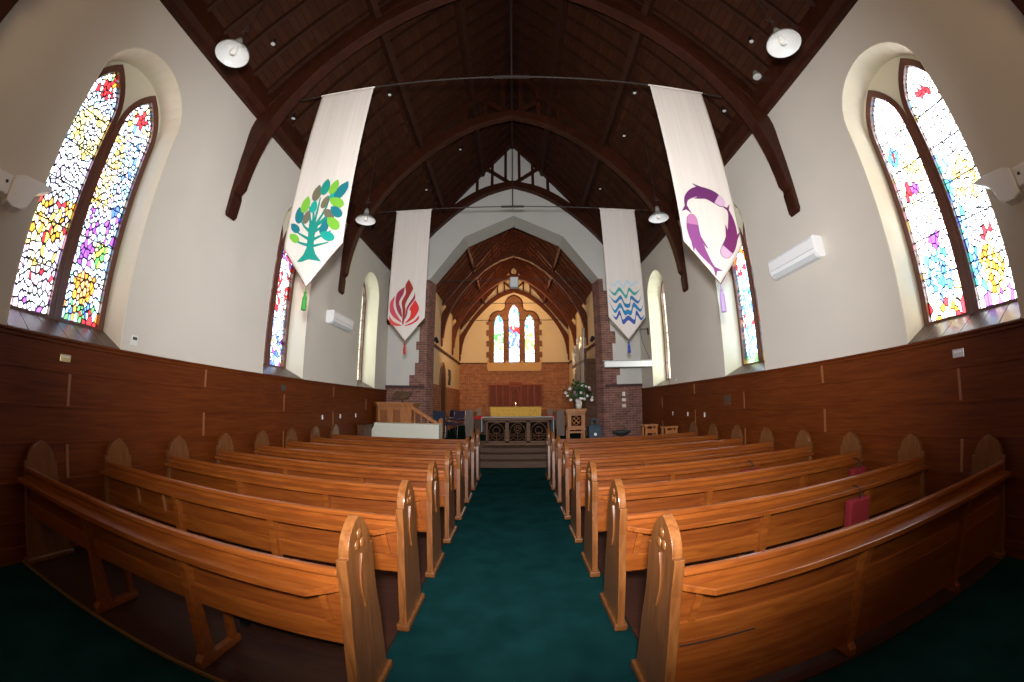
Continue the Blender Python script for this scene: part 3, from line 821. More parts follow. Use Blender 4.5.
def tassel(e, c, z, ln=.30):
    bm = B(); tube(bm, [(0, 0, z), (0, 0, z-.06)], .006, 6); ball(bm, (0, 0, z-.08), .022)
    lathe(bm, [(.012, -.09), (.03, -.14), (.034, -ln), (.0, -ln)], (0, 0, z), 12); obj('tassel', bm, cmat(c), e)
SN = [0]
TF = [lambda x, z: (x, z)]
def shape(e, name, pts, c, y=-.026, t=.006):
    SN[0] = (SN[0] + 1) % 24; y = y + .007 - .00025*SN[0]; pts = [TF[0](x, z) for x, z in pts]
    bm = B(); prism(bm, pts, XZ, y, y + t); return obj(name, bm, cmat(c), e)
def poly_stroke(pts, w):
    L, R = [], []
    for i, p in enumerate(pts):
        a = pts[max(i-1, 0)]; b = pts[min(i+1, len(pts)-1)]; dx, dz = b[0]-a[0], b[1]-a[1]; l = math.hypot(dx, dz) or 1
        ww = w[i] if isinstance(w, (list, tuple)) else w
        L.append((p[0] - dz/l*ww/2, p[1] + dx/l*ww/2)); R.append((p[0] + dz/l*ww/2, p[1] - dx/l*ww/2))
    return L + R[::-1]
def smooth_pts(p, n=6):
    o = []
    for i in range(len(p)-1):
        for k in range(n):
            t = k/n; p0 = p[max(i-1, 0)]; p1 = p[i]; p2 = p[i+1]; p3 = p[min(i+2, len(p)-1)]
            o.append(tuple(.5*((2*p1[c]) + (-p0[c]+p2[c])*t + (2*p0[c]-5*p1[c]+4*p2[c]-p3[c])*t*t + (-p0[c]+3*p1[c]-3*p2[c]+p3[c])*t**3) for c in range(len(p1))))
    o.append(p[-1]); return o
G1 = (.0, .22, .17); G2 = (.16, .42, .03); G3 = (.13, .12, .07); G4 = (.0, .30, .24); G5 = (.0, .15, .18)
# tree banner; local units: x -0.45..0.45, z 3.0..6.36
e = banner('b', 'long cream banner with a green tree, hanging at the left of the nave', (-2.60, 4.02), .90, 6.35, 3.57, 3.01)
tassel(e, (.03, .22, .03), 3.01)
bz = 3.55
TF[0] = lambda x, z: (x*.85 - .02, 3.38 + (z - bz)*.82)
shape(e, 'trunk', [(-.20, bz-.03), (-.10, bz+.08), (-.06, bz+.2), (-.07, bz+.42), (-.09, bz+.62), (.09, bz+.62), (.05, bz+.42), (.06, bz+.2), (.12, bz+.08), (.24, bz-.06), (.1, bz-.02), (.0, bz+.0), (-.1, bz-.03)], G1)
brs = [((-.06, .25), (-.2, .30), (-.3, .36)), ((-.06, .36), (-.2, .44), (-.32, .52)), ((-.07, .5), (-.18, .60), (-.26, .72)), ((-.05, .6), (-.1, .76), (-.14, .95)), ((.0, .6), (.02, .85), (.03, 1.1)), ((.04, .6), (.16, .86), (.2, 1.08)), ((.06, .58), (.25, .78), (.38, .98)), ((.05, .48), (.22, .58), (.36, .68)), ((.05, .34), (.2, .40), (.34, .46)), ((.05, .22), (.2, .24), (.32, .26)), ((.08, .6), (.24, .70), (.36, .84)), ((-.02, .6), (-.04, .8), (-.1, .98))]
for b in brs: shape(e, 'branch', poly_stroke(smooth_pts([(x, bz+z) for x, z in b]), [.05 - .035*i/12 for i in range(13)]), G1, -.0265)
lv = [(-.33, .38, -.9, .10, G2), (-.35, .56, -.8, .10, G5), (-.32, .78, -.2, .13, G5), (-.24, .97, .1, .13, G2), (-.17, .73, .1, .10, G3), (-.06, .92, .0, .10, G4), (-.05, 1.17, .1, .13, G3), (.10, 1.27, .1, .13, G1), (.27, 1.25, .3, .12, G2), (.15, .98, .3, .10, G3), (.28, 1.10, .3, .10, G4), (.42, 1.17, .5, .15, G5), (.40, .96, -1.0, .13, G2), (.28, .76, -.9, .11, G3), (.42, .78, -.8, .12, G5), (.22, .52, .2, .12, G5), (.40, .57, -.8, .13, G2), (.33, .36, -1.1, .12, G4)]
for (x, z, an, r, c) in lv:
    x *= .92; p = []
    for k in range(16):
        t = 2*PI*k/16; u = r*.62*math.sin(t); v = r*(-math.cos(t)) * (1.0 if math.cos(t) > 0 else 1.25)
        if k == 8: u = 0; v = r*1.45
        p.append((x + u*math.cos(an) + v*math.sin(an)*.999, bz + z + (-u*math.sin(an) + v*math.cos(an))))
    p = [(px, pz) for px, pz in p]
    shape(e, 'leaf', p, c, -.0345)
TF[0] = lambda x, z: (x, z)
# fish banner
e = banner('b', 'long cream banner with three purple fish in a ring, hanging at the right', (2.60, 4.02), .90, 6.35, 3.57, 3.01)
tassel(e, (.38, .25, .48), 3.01, .36)
def fish(cl, wd, c1, c2, headfrac=.2):
    cl = smooth_pts(cl, 6); n = len(cl); w = []
    for i in range(n):
        t = i/(n-1)
        wv = np.interp(t, [0, .10, .2, .4, .6, .8, .92, .98, 1], [.16, .15, .26, .66, .92, 1.0, .82, .5, .3]) if True else 0
        w.append(float(wv)*wd)
    shape(e, 'fish_body', poly_stroke(cl, w), c1, -.0262)
    # tail fork
    a = cl[0]; b = cl[3]; dx, dz = a[0]-b[0], a[1]-b[1]; l = math.hypot(dx, dz); dx /= l; dz /= l
    shape(e, 'fish_tail', [(b[0], b[1]), (a[0]+dx*.05-dz*.075, a[1]+dz*.05+dx*.075), (a[0]+dx*.005, a[1]+dz*.005), (a[0]+dx*.05+dz*.07, a[1]+dz*.05-dx*.07)], c1, -.0285)
    k = int(n*.82); hd = cl[k:]; shape(e, 'fish_head', poly_stroke(hd, [x*.93 for x in w[k:]]), c2, -.0292)
    m_ = cl[n//2]; q = cl[n//2+4]; dx, dz = q[0]-m_[0], q[1]-m_[1]; l = math.hypot(dx, dz); dx /= l; dz /= l
    for sg in (1, -1):
        shape(e, 'fish_fin', [(m_[0]-dz*wd*.42*sg, m_[1]+dx*wd*.42*sg), (m_[0]-dx*.06-dz*wd*.64*sg, m_[1]-dz*.06+dx*wd*.64*sg), (q[0]-dz*wd*.42*sg, q[1]+dx*wd*.42*sg)], c1, -.0275)
FP = (.11, .012, .10); FQ = (.22, .05, .20); FM = (.15, .012, .10); FH = (.55, .36, .50)
fish([(-.34, 4.03), (-.30, 4.20), (-.12, 4.32), (.10, 4.28), (.28, 4.15)], .19, FP, FH)
fish([(.31, 4.11), (.335, 3.98), (.315, 3.75), (.23, 3.55), (.09, 3.38)], .19, FM, FH)
fish([(-.04, 3.18), (-.14, 3.32), (-.24, 3.50), (-.29, 3.72), (-.27, 3.96)], .18, FQ, (.42, .16, .32))
# flame banner (farther, left)
e = banner('b', 'cream banner with a red flame, hanging left of the chancel arch', (-2.47, 8.07), .90, 6.33, 3.53, 3.0)
tassel(e, (.45, .03, .02), 3.0)
def ZC(x, y): return ((x - 250)/10.5*.0245, 3.33 + (56.5 - y/10.5)*.0242)
def flame(pts, c):
    pts = [ZC(*p) for p in pts]; shape(e, 'flame_petal', smooth_pts(pts + [pts[0]], 4)[:-1], c)
flame([(260, 100), (228, 170), (238, 250), (200, 340), (215, 430), (218, 560), (232, 560), (245, 430), (240, 360), (300, 230), (308, 190)], (.28, .02, .015))
flame([(222, 180), (150, 240), (135, 330), (160, 430), (208, 495), (200, 420), (172, 340), (213, 250)], (.30, .025, .06))
flame([(125, 270), (80, 340), (80, 430), (130, 500), (212, 550), (150, 460), (115, 370)], (.55, .06, .09))
flame([(75, 480), (90, 555), (130, 582), (215, 580), (130, 542)], (.62, .07, .05))
flame([(330, 240), (318, 290), (262, 380), (250, 430), (240, 520), (262, 470), (275, 400), (335, 310)], (.28, .02, .06))
flame([(340, 320), (378, 390), (375, 440), (330, 510), (245, 560), (290, 500), (300, 440), (285, 410)], (.62, .025, .02))
flame([(385, 480), (380, 525), (310, 572), (235, 585), (330, 542)], (.55, .04, .05))
# wave banner (farther, right)
e = banner('b', 'cream banner with blue and teal waves, hanging right of the chancel arch', (2.62, 8.07), .90, 6.33, 3.53, 3.0)
tassel(e, (.02, .07, .35), 3.0)
for c, pts, wd in (((.42, .55, .62), [(105, 150), (150, 185), (200, 140), (245, 200), (290, 135), (335, 180), (385, 135), (420, 160)], .05),
                   ((.05, .30, .26), [(92, 218), (150, 275), (205, 220), (268, 300), (305, 220), (360, 268), (425, 215)], .062),
                   ((.02, .15, .32), [(92, 288), (150, 355), (212, 305), (250, 385), (300, 385), (320, 305), (390, 355), (432, 283)], .062),
                   ((.01, .18, .38), [(92, 350), (140, 455), (200, 388), (240, 465), (275, 455), (310, 465), (342, 382), (410, 440), (450, 355)], .075),
                   ((.03, .08, .30), [(112, 485), (150, 525), (190, 465), (218, 560), (275, 518), (338, 560), (364, 465), (410, 530), (448, 485)], .075)):
    q = smooth_pts([((x - 268)/10.5*.0245, 3.33 + (56.5 - y/10.5)*.0242) for x, y in pts], 5); n = len(q)
    hw = [1.5*wd*max(.12, min(1, 5*min(k, n-1-k)/n))/2 for k in range(n)]
    shape(e, 'wave', [(x, z + h) for (x, z), h in zip(q, hw)] + [(x, z - h) for (x, z), h in zip(q, hw)][::-1], c)

# ------------------------------------------------------------------ pendant lamps
def pendant(label, x, y, z, rise):
    e = thing('pendant_lamp', label, 'lamp', (x, y, z), 'pendant lamps')
    bm = B(); lathe(bm, [(.195, 0), (.19, .012), (.15, .05), (.09, .085), (.05, .105), (.0, .11)], n=32); 
    obj('shade', bm, M['enamel'], e, smooth=True)
    bm = B(); lathe(bm, [(.198, -.002), (.194, .018), (.154, .056), (.094, .092), (.055, .115), (.045, .20), (.03, .26), (.0, .26)], n=32); obj('shade_cover', bm, M['enamel_out'], e, smooth=True)
    bm = B(); lathe(bm, [(.0, .0), (.03, .005), (.04, .03), (.035, .07), (.028, .10)], n=16); obj('bulb', bm, M['bulb'], e, smooth=True)
    bm = B(); tube(bm, [(0, 0, .25), (0, 0, rise)], .006, 6); tube(bm, [(-.05, 0, .40), (.05, 0, .40)], .006, 6); tube(bm, [(-.05, 0, .40), (0, 0, .50)], .004, 6); tube(bm, [(.05, 0, .40), (0, 0, .50)], .004, 6)
    obj('cable', bm, M['iron'], e)
for x, y, lb in ((-2.88, 1.96, 'white conical pendant lamp nearest the camera, left of the nave'), (2.76, 1.92, 'white conical pendant lamp nearest the camera, right of the nave'), (-2.80, 6.02, 'white conical pendant lamp beside the tree banner'), (2.77, 6.02, 'white conical pendant lamp beside the fish banner')):
    pendant(lb, x, y, 4.98, RZ - SL*abs(x) - 4.98 - .02)
# small ceiling spots along eaves and purlins
SP = [(-3.97, 4.57), (-2.62, 5.69), (-2.63, 9.66), (-1.64, 9.56), (-1.07, 6.47), (-3.70, 3.12), (3.97, 3.57), (3.88, 4.6), (2.63, 5.68), (2.72, 7.02), (2.66, 9.61), (3.72, 3.12)]
SD = ['small round ceiling light low on the left roof slope, left of the tree banner', 'small round ceiling light on the left purlin right of the tree banner top', 'small round ceiling light on the left purlin above the flame banner', 'small round ceiling light high on the left slope near the chancel arch', 'small round ceiling light high on the left roof slope near the middle', 'small round ceiling light beside the nearest left pendant lamp', 'round white speaker disc under the right roof edge, above the truss', 'small round ceiling light low on the right slope, right of the fish banner', 'small round ceiling light on the right purlin left of the fish banner top', 'small round ceiling light on the right purlin just left of the fish banner', 'small round ceiling light on the right purlin above the wave banner', 'small round ceiling light beside the nearest right pendant lamp']
for (x, y), lb in zip(SP, SD):
    zz = RZ - SL*abs(x) - .12; big = 'speaker disc' in lb
    zz = min(zz, RZ - SL*abs(x) - .12)
    e = thing('ceiling_spotlight', lb, 'light', (x, y, zz))
    r = .075 if big else .038
    if abs(abs(x) - 2.63) < .1: e.location.z -= .22
    bm = B(); lathe(bm, [(.0, .12), (r*.5, .12), (r*.8, .06), (r*1.1, .0), (r, -.01)], n=16); obj('housing', bm, M['black'] if not big else M['enamel_out'], e)
    bm = B(); lathe(bm, [(r, -.008), (r*.8, -.014), (0, -.012)], n=16); obj('lens', bm, M['enamel'], e)

# ------------------------------------------------------------------ wall fittings
def aircon(label, s, y0, y1, z0, z1):
    e = thing('air_conditioner', label, 'air conditioner', (s*W, (y0+y1)/2, z0), 'wall air conditioners')
    L = (y1-y0)/2; h = z1-z0; d = .21
    prof = [(0, 0.02), (.06, 0), (.13, .012), (.185, .06), (.205, .12), (.205, h-.03), (.19, h), (0, h)]
    bm = B(); prism(bm, prof, lambda u, v, t: (-s*u, t, v), -L, L); obj('casing', bm, M['white'], e, bevel=.01, seg=3)
    bm = B(); prism(bm, [(.075, -.004), (.135, .004), (.19, .052), (.185, .062), (.13, .016), (.075, .006)], lambda u, v, t: (-s*u, t, v), -L+.05, L-.05); obj('louvre', bm, M['white2'], e)
    bm = B(); box(bm, *sorted((-s*.206, -s*.2)), -L+.02, L-.02, .115, .121); box(bm, *sorted((-s*.208, -s*.2)), -L+.02, L-.02, h-.045, h-.040); obj('seam', bm, M['grey'], e)
    return e
aircon('white wall air conditioner above the right wainscot, before the fish banner', 1, 3.62, 4.68, 3.35, 3.66)
aircon('white wall air conditioner on the left wall beside the far narrow window', -1, 7.46, 8.55, 3.32, 3.62)
# bracket fittings at the frame edges
for s, lb in ((-1, 'white wall-mounted fitting with pointed head beside the near left window'), (1, 'white wall-mounted fitting with pointed head beside the near right window')):
    e = thing('wall_bracket_fitting', lb, 'wall fitting', (s*3.95, 1.0, 3.0))
    body = [(-.10, -.10), (-.04, -.125), (.05, -.12), (.10, -.08), (.12, -.02), (.135, .04), (.18, .09), (.29, .16), (.15, .175), (-.02, .16), (-.10, .12)]
    bm = B(); prism(bm, body, lambda u, v, t: (t, u, v), -.09, .09); obj('head', bm, M['white'], e, bevel=.03, seg=3)
    bm = B(); box(bm, -.06, .06, -.55, -.10, -.05, .12); box(bm, *sorted((0, s*.25)), -.5, -.3, -.06, .1)
    obj('arm', bm, M['white'], e, bevel=.02, seg=3)
    bm = B(); tube(bm, [(-s*.055, -.15, .05), (-s*.068, -.15, .05)], .014, 12); obj('screw', bm, M['slot'], e)
def wallplate(name, label, cat, s, y, z, w, h, m, t=.012, x=None, group=None, m2=None):
    x = (W - .03 if z < 2 else W) if x is None else x
    e = thing(name, label, cat, (s*x, y, z), group)
    bm = B(); box(bm, *sorted((0, -s*t)), -w/2, w/2, -h/2, h/2); obj('plate', bm, m, e, bevel=.003)
    if m2:
        bm = B(); box(bm, *sorted((-s*t, -s*(t+.003))), -w*.35, w*.35, h*.05, h*.32); obj('display', bm, m2, e)
    return e
wallplate('plaque', 'small brass plaque on the left wainscot below the near window', 'plaque', -1, 1.93, 1.82, .12, .07, M['brass'], m2=M['enamel'])
wallplate('plaque', 'small silver plaque on the right wainscot below the near window', 'plaque', 1, 1.98, 1.82, .13, .08, M['silver'], m2=M['enamel'])
wallplate('thermostat', 'small white thermostat on the left wall beside the near window', 'thermostat', -1, 2.78, 2.13, .085, .12, M['enamel'], .02, m2=M['slot'])
wallplate('sensor', 'tiny dark and white sensor on the right wall before the far window', 'sensor', 1, 9.07, 2.12, .05, .09, M['white'], m2=M['slot'])
for s, side, ys in ((-1, 'left', (7.49, 8.38, 9.3)), (1, 'right', (7.55, 8.39, 9.28))):
    for y, w_ in zip(ys, ('nearest', 'middle', 'farthest')):
        wallplate('wall_switch', 'small white switch plate on the %s wainscot, %s of three' % (side, w_), 'switch', s, y, 1.235, .05, .10, M['white'], group='white plates on the %s wainscot' % side)
wallplate('vent', 'small dark vent on the left wainscot below the second window', 'vent', -1, 5.96, 1.80, .12, .10, M['slot'])
wallplate('vent', 'dark square vent on the right wainscot between windows', 'vent', 1, 6.58, 1.54, .24, .2, M['dark_oak'], m2=M['slot'])
for z, w_, lb, mm_ in ((1.84, .09, 'narrow white notice, topmost of three on the brick beside the arch', M['enamel']), (1.65, .16, 'framed white notice in the middle of three on the brick', M['enamel']), (1.46, .16, 'small brown framed notice, lowest of three on the brick', M['bookpage'])):
    e = thing('notice', lb, 'notice', (3.55, YE - .03, z), 'notices on the right brick dado')
    bm = B(); box(bm, -w_/2, w_/2, -.012, 0, -.065, .065); obj('frame', bm, M['batten'] if z < 1.8 else M['white'], e)
    bm = B(); box(bm, -w_/2+.015, w_/2-.015, -.014, -.011, -.05, .05); obj('paper', bm, mm_, e)
# projection screen housing with cord bracket
e = thing('projector_screen', 'white retracted projection screen case hung before the right brick pier', 'projection screen', (3.42, 10.7, 2.62))
bm = B(); box(bm, -.74, .74, -.07, .07, 0, .17); obj('case', bm, M['white'], e, bevel=.01)
bm = B(); box(bm, -.74, .74, -.075, .06, -.022, 0); obj('bottom_bar', bm, M['slot'], e)
bm = B(); box(bm, -.80, .74, -.08, .09, .17, .195); obj('top_cover', bm, M['grey'], e)
bm = B(); beam(bm, (-.62, .05, .12), (-.62, 1.04, .12), .04, .04); obj('arm', bm, M['grey'], e)
bm = B(); box(bm, .70, .78, -.02, .02, .02, .15); obj('wall_mount', bm, M['grey'], e)
e = thing('bracket', 'small dark bracket with a hanging cord on the right wall by the screen', 'bracket', (W, 10.9, 3.75))
bm = B(); box(bm, -.02, 0, -.04, .04, -.12, .1); tube(bm, [(0, 0, .06), (-.28, 0, .06)], .012, 6); obj('arm', bm, M['black'], e)
bm = B(); tube(bm, [(-.28, 0, .05), (-.22, -.05, -.4), (-.06, -.17, -.93)], .006, 6); obj('cord', bm, M['black'], e)
# hanging speaker in the arch
e = thing('hanging_speaker', 'grey box speaker hanging in the chancel arch', 'speaker', (CX, YE + .25, 5.46))
bm = B(); box(bm, -.14, .14, -.1, .1, 0, .38); obj('case', bm, M['grey'], e, bevel=.01)
bm = B(); box(bm, -.125, .125, -.105, -.1, .02, .36); obj('grille', bm, M['white2'], e)
bm = B(); tube(bm, [(0, 0, .38), (0, 0, 2.35)], .006, 6); obj('cable', bm, M['iron'], e)

# ------------------------------------------------------------------ furniture at the front
# nave altar with three traceried panels
e = thing('carved_altar', 'dark carved wooden altar with three tracery panels on the chancel step', 'altar', (.10, 10.75, CF))
bm = B(); box(bm, -1.0, 1.0, -.32, .32, .70, .79); obj('top', bm, M['dark_oak'], e, bevel=.02, seg=3)
bm = B(); box(bm, -.92, .92, -.25, .25, 0, .07); obj('plinth', bm, M['dark_oak'], e, bevel=.01)
bm = B(); box(bm, -.90, .90, -.17, .22, .07, .70); obj('body', bm, M['void'], e)
bm = B()
for x in (-.90, -.30, .30, .90): box(bm, x-.055 if x > -.9 else x, x+.055 if x < .9 else x, -.22, -.16, .07, .70)
box(bm, -.9, .9, -.22, -.16, .07, .12); box(bm, -.9, .9, -.22, -.16, .65, .70); obj('frame', bm, M['dark_oak'], e, bevel=.006)
for q, cx in enumerate((-.6, 0, .6)):
    bm = B(); hw = .225
    for s in (-1, 1):
        tube(bm, [(cx + s*hw, -.19, .14), (cx + s*hw, -.19, .40), (cx + s*hw*.8, -.19, .52), (cx + s*hw*.4, -.19, .60), (cx, -.19, .64)], .016, 6)
        tube(bm, [(cx + s*.03, -.19, .14), (cx + s*.13, -.19, .22), (cx + s*.19, -.19, .14)], .012, 6)
        tube(bm, [(cx + s*.2, -.19, .33), (cx + s*.1, -.19, .30), (cx, -.19, .36)], .012, 6)
    tube(bm, [(cx + .10*math.cos(t), -.19, (.46 if q == 1 else .42) + .10*math.sin(t)) for t in [2*PI*k/16 for k in range(17)]], .014, 6)
    tube(bm, [(cx, -.19, .12), (cx, -.19, .36)], .014, 6); tube(bm, [(cx-.22, -.19, .26), (cx+.22, -.19, .26)], .012, 6)
    if q == 1:
        for k in range(6): ball(bm, (cx + .05*math.cos(k*PI/3), -.19, .46 + .05*math.sin(k*PI/3)), .022)
    obj('tracery', bm, M['dark_oak'], e)
o = thing('altar_cloth', 'pale blue-white cloth laid over the dark carved altar, hanging at both ends', 'cloth', (.10, 10.75, CF + .79))
bm = B(); box(bm, -1.01, 1.01, -.26, .30, 0, .006); obj('top_sheet', bm, M['linen'], o)
for s in (-1, 1):
    bm = B(); box(bm, *sorted((s*1.004, s*1.016)), -.26, .30, -.42, .004); obj('drop', bm, M['linen'], o)
# high altar, reredos
e = thing('reredos', 'panelled red-brown wooden reredos on the east wall behind the altar', 'reredos', (CX + .05, CY - .03, 1.45))
bm = B(); box(bm, -1.42, 1.42, -.08, 0, 0, 1.1); obj('back_board', bm, M['reredos_dark'], e)
bm = B(); box(bm, -1.45, 1.45, -.13, 0, 1.08, 1.15); box(bm, -.34, .34, -.17, 0, 1.15, 1.27); box(bm, -.28, .28, -.14, 0, 1.0, 1.15); obj('cornice', bm, M['reredos'], e, bevel=.01)
for x in (-1.38, -1.0, -.66, -.30, .30, .66, 1.0, 1.38):
    bm = B(); box(bm, x-.035, x+.035, -.11, -.08, 0, 1.08); obj('pilaster', bm, M['reredos'], e, bevel=.006)
bm = B(); prism(bm, arch(0, .22, .1, .7, .98), XZ, -.095, -.08, 0, [arch(0, .18, .13, .7, .93)]); obj('centre_arch', bm, M['reredos'], e)
bm = B(); box(bm, CX-1.6, CX+1.6, 17.7, CY, CF, .55); struct(obj('floor_sanctuary', bm, M['step'], None, bevel=.01))
e = thing('high_altar', 'altar with gold brocade frontal below the reredos', 'altar', (CX + .06, 18.75, .55))
bm = B(); box(bm, -1.28, 1.28, -.35, .35, .82, .87); obj('table_top', bm, M['reredos'], e, bevel=.01)
bm = B(); box(bm, -1.15, 1.15, -.30, .30, 0, .82); obj('body', bm, M['dark_oak'], e)
bm = B(); prism(bm, [(-1.27, .86), (1.27, .86), (1.20, .05), (-1.20, .05)], XZ, -.375, -.36); box(bm, -1.27, 1.27, -.375, .35, .871, .878); obj('frontal', bm, M['frontal'], e)
e = thing('candle', 'small lit candle on the gold-fronted altar', 'candle', (CX+.05, 18.7, 1.43))
bm = B(); lathe(bm, [(0, 0), (.05, 0), (.03, .02), (.02, .05), (.02, .12), (0, .12)], n=12); obj('stick', bm, M['vase'], e)
fm = mat('candle_flame', (1, .8, .4)); bsdf(fm).inputs['Emission Color'].default_value = (1, .75, .35, 1); bsdf(fm).inputs['Emission Strength'].default_value = 5
bm = B(); lathe(bm, [(0, .12), (.018, .15), (.012, .19), (0, .22)], n=10); obj('flame', bm, fm, e)
# pulpit
e = thing('pulpit', 'panelled light wooden pulpit with sloping stair rail beside the left wall', 'pulpit', (-3.50, 10.86, .3))
bm = B(); oc = [(-.62, -.2), (-.50, -.35), (.28, -.35), (.5, -.2), (.5, .5), (-.62, .5)]
prism(bm, oc, XY, .0, 1.24); obj('body', bm, M['pulpit'], e, bevel=.006)
oc2 = [(-.68, -.22), (-.53, -.41), (.31, -.41), (.56, -.22), (.56, .55), (-.68, .55)]
bm = B(); prism(bm, oc2, XY, 1.24, 1.31); prism(bm, [(x*.97, y*.97) for x, y in oc2], XY, 1.19, 1.24); obj('cornice', bm, M['pulpit'], e, bevel=.015, seg=3)
for x0, x1 in ((-.48, -.12), (-.08, .27)):
    bm = B(); box(bm, x0+.02, x1-.02, -.372, -.35, .27, 1.13); obj('panel_field', bm, M['pulpit_panel'], e); bm = B(); prism(bm, [(x0, .25), (x1, .25), (x1, 1.15), (x0, 1.15)], XZ, -.385, -.36, 0, [[(x0+.06, .31), (x1-.06, .31), (x1-.06, 1.09), (x0+.06, 1.09)]]); obj('panel', bm, M['pulpit'], e, bevel=.004)
bm = B(); beam(bm, (.52, -.28, 1.18), (1.38, -.28, .66), .07, .10); obj('handrail', bm, M['pulpit'], e, bevel=.012)
bm = B()
for k in range(3): pass
bm.free()
for k in range(4):
    x = .62 + .2*k; bm = B(); tube(bm, [(x, -.28, .15), (x, -.28, 1.16 - (x-.52)*.605)], .022, 8); obj('baluster', bm, M['pulpit'], e)
bm = B(); box(bm, 1.34, 1.46, -.34, -.22, .12, .78); ball(bm, (1.40, -.28, .81), .065); obj('newel_post', bm, M['pulpit'], e, bevel=.01)
bm = B(); beam(bm, (.5, -.28, .34), (1.38, -.28, .16), .05, .12); obj('string_board', bm, M['pulpit'], e)
e = thing('book_rest', 'dark wooden book rest with open book on top of the pulpit', 'book rest', (-3.35, 10.86, 1.61))
bm = B(); lathe(bm, [(.0, 0), (.07, 0), (.03, .03), (.025, .12), (.0, .12)], n=12); obj('stem', bm, M['dark_oak'], e)
bm = B(); prism(bm, [(-.22, .10), (.22, .10), (.27, .16), (.02, .12), (-.02, .12), (-.27, .16)], lambda u, v, d: (u, d, v + .5*(d+.2)), -.2, .2); obj('desk', bm, M['dark_oak'], e)
# white draped table before the pulpit
e = thing('draped_table', 'long low table under a pale glossy cloth before the pulpit', 'table', (-3.0, 10.22, CF))
bm = B()
n = 30; top_, bot = [], []
per = []
for i in range(n+1):
    t = i/n; per.append((-.90 + 1.85*t, -.30))
prof = [(-.88, .60), (-.90, .52), (-.96, .42), (-1.04, .32), (-1.10, .15), (-1.12, 0), (.97, 0), (.97, .60)]
prism(bm, prof, XZ, -.28, -.265); box(bm, -.90, .97, -.28, .18, .60, .612); box(bm, .955, .97, -.27, .18, 0, .60); prism(bm, prof, XZ, .165, .18); obj('cloth', bm, M['cloth'], e, bevel=.01, seg=3)
bm = B(); box(bm, -.86, .93, -.24, .15, .56, .595); obj('table_top', bm, M['dark_oak'], e)
for x in (-.8, .85):
    for y in (-.2, .12):
        bm = B(); box(bm, x-.025, x+.025, y-.025, y+.025, 0, .56); obj('leg', bm, M['dark_oak'], e)
e = thing('wooden_desk_end', 'dark wooden desk end between the left wall and the draped table', 'desk', (-4.0, 9.55, .16))
bm = B(); box(bm, -.12, .10, -.25, .25, 0, .80); obj('body', bm, M['dark_oak'], e, bevel=.01); bm = B(); box(bm, -.14, .16, -.28, .28, .80, .84); obj('top', bm, M['dark_oak'], e, bevel=.01)
# flower stand, vase, flowers, bin
e = thing('flower_stand', 'light wooden stand with a pierced square panel, right of the carved altar', 'stand', (1.83, 11.1, CF))
bm = B(); box(bm, -.31, .31, -.24, .24, .92, 1.0); prism(bm, [(-.31, .92), (.31, .92), (.25, .84), (-.25, .84)], XZ, -.22, .22); obj('top', bm, M['pulpit'], e, bevel=.01)
bm = B(); prism(bm, [(-.26, .42), (.26, .42), (.26, .86), (-.26, .86)], XZ, -.22, -.18, 0, [[(-.15, .50), (.15, .50), (.15, .80), (-.15, .80)]]); box(bm, -.26, -.22, -.18, .2, .42, .86); box(bm, .22, .26, -.18, .2, .42, .86); box(bm, -.28, .28, -.23, .2, .38, .42); obj('cabinet', bm, M['pulpit'], e)
bm = B(); box(bm, -.22, .22, -.15, .18, .43, .85); obj('lining', bm, M['void'], e)
bm = B()
for k in range(4):
    t = PI/4 + k*PI/2; tube(bm, [(0, -.19, .65), (.14*math.cos(t), -.19, .65 + .14*math.sin(t))], .016, 6); tube(bm, [(.07*math.cos(k*PI/2) + .05*math.cos(q), -.19, .65 + .07*math.sin(k*PI/2) + .05*math.sin(q)) for q in [2*PI*j/10 for j in range(11)]], .012, 6)
obj('fretwork', bm, M['pulpit'], e)
for x in (-.23, .23):
    for y in (-.19, .17):
        bm = B(); box(bm, x-.03, x+.03, y-.03, y+.03, 0, .38); obj('leg', bm, M['pulpit'], e, bevel=.006)
bm = B(); box(bm, -.2, .2, -.2, -.17, .28, .34); obj('rail', bm, M['pulpit'], e)
e = thing('flower_arrangement', 'large white and pink flower arrangement in a pale vase on the wooden stand', 'flowers', (1.95, 11.1, CF+1.0))
bm = B(); lathe(bm, [(0, 0), (.07, 0), (.10, .10), (.09, .20), (.06, .26), (.08, .30)], n=20); obj('vase', bm, M['vase'], e, smooth=True)
bm = B(); r = random.Random(3)
for k in range(260):
    th = r.uniform(0, 2*PI); ph = r.uniform(-.35, 1.45); R = r.uniform(.15, .46)
    c = Vector((R*math.cos(ph)*math.cos(th)*1.1, R*math.cos(ph)*math.sin(th)*.7, .36 + R*math.sin(ph)))
    d = Vector((r.uniform(-1, 1), r.uniform(-1, 1), r.uniform(-.4, 1))).normalized(); s_ = d.cross(Vector((r.random(), r.random(), r.random()))).normalized(); L = r.uniform(.07, .14); w_ = L*.28
    v = [bm.verts.new(c), bm.verts.new(c + d*L*.5 + s_*w_), bm.verts.new(c + d*L), bm.verts.new(c + d*L*.5 - s_*w_)]; bm.faces.new(v)
for k in range(22):
    th = r.uniform(0, 2*PI); R = r.uniform(.2, .42); tube(bm, [(0, 0, .2), (R*math.cos(th), R*.6*math.sin(th), r.uniform(.4, .8))], .005, 5)
obj('foliage', bm, M['leaf'], e)
bm = B()
for k in range(16):
    th = r.uniform(0, 2*PI); R = r.uniform(.1, .42); c = (R*math.cos(th), -abs(R*.7*math.sin(th)), r.uniform(.22, .72))
    for q in range(6):
        t = 2*PI*q/6; ball(bm, (c[0]+.022*math.cos(t), c[1], c[2]+.022*math.sin(t)), .02, seg=6, mi=(1 if k % 5 == 0 else 0))
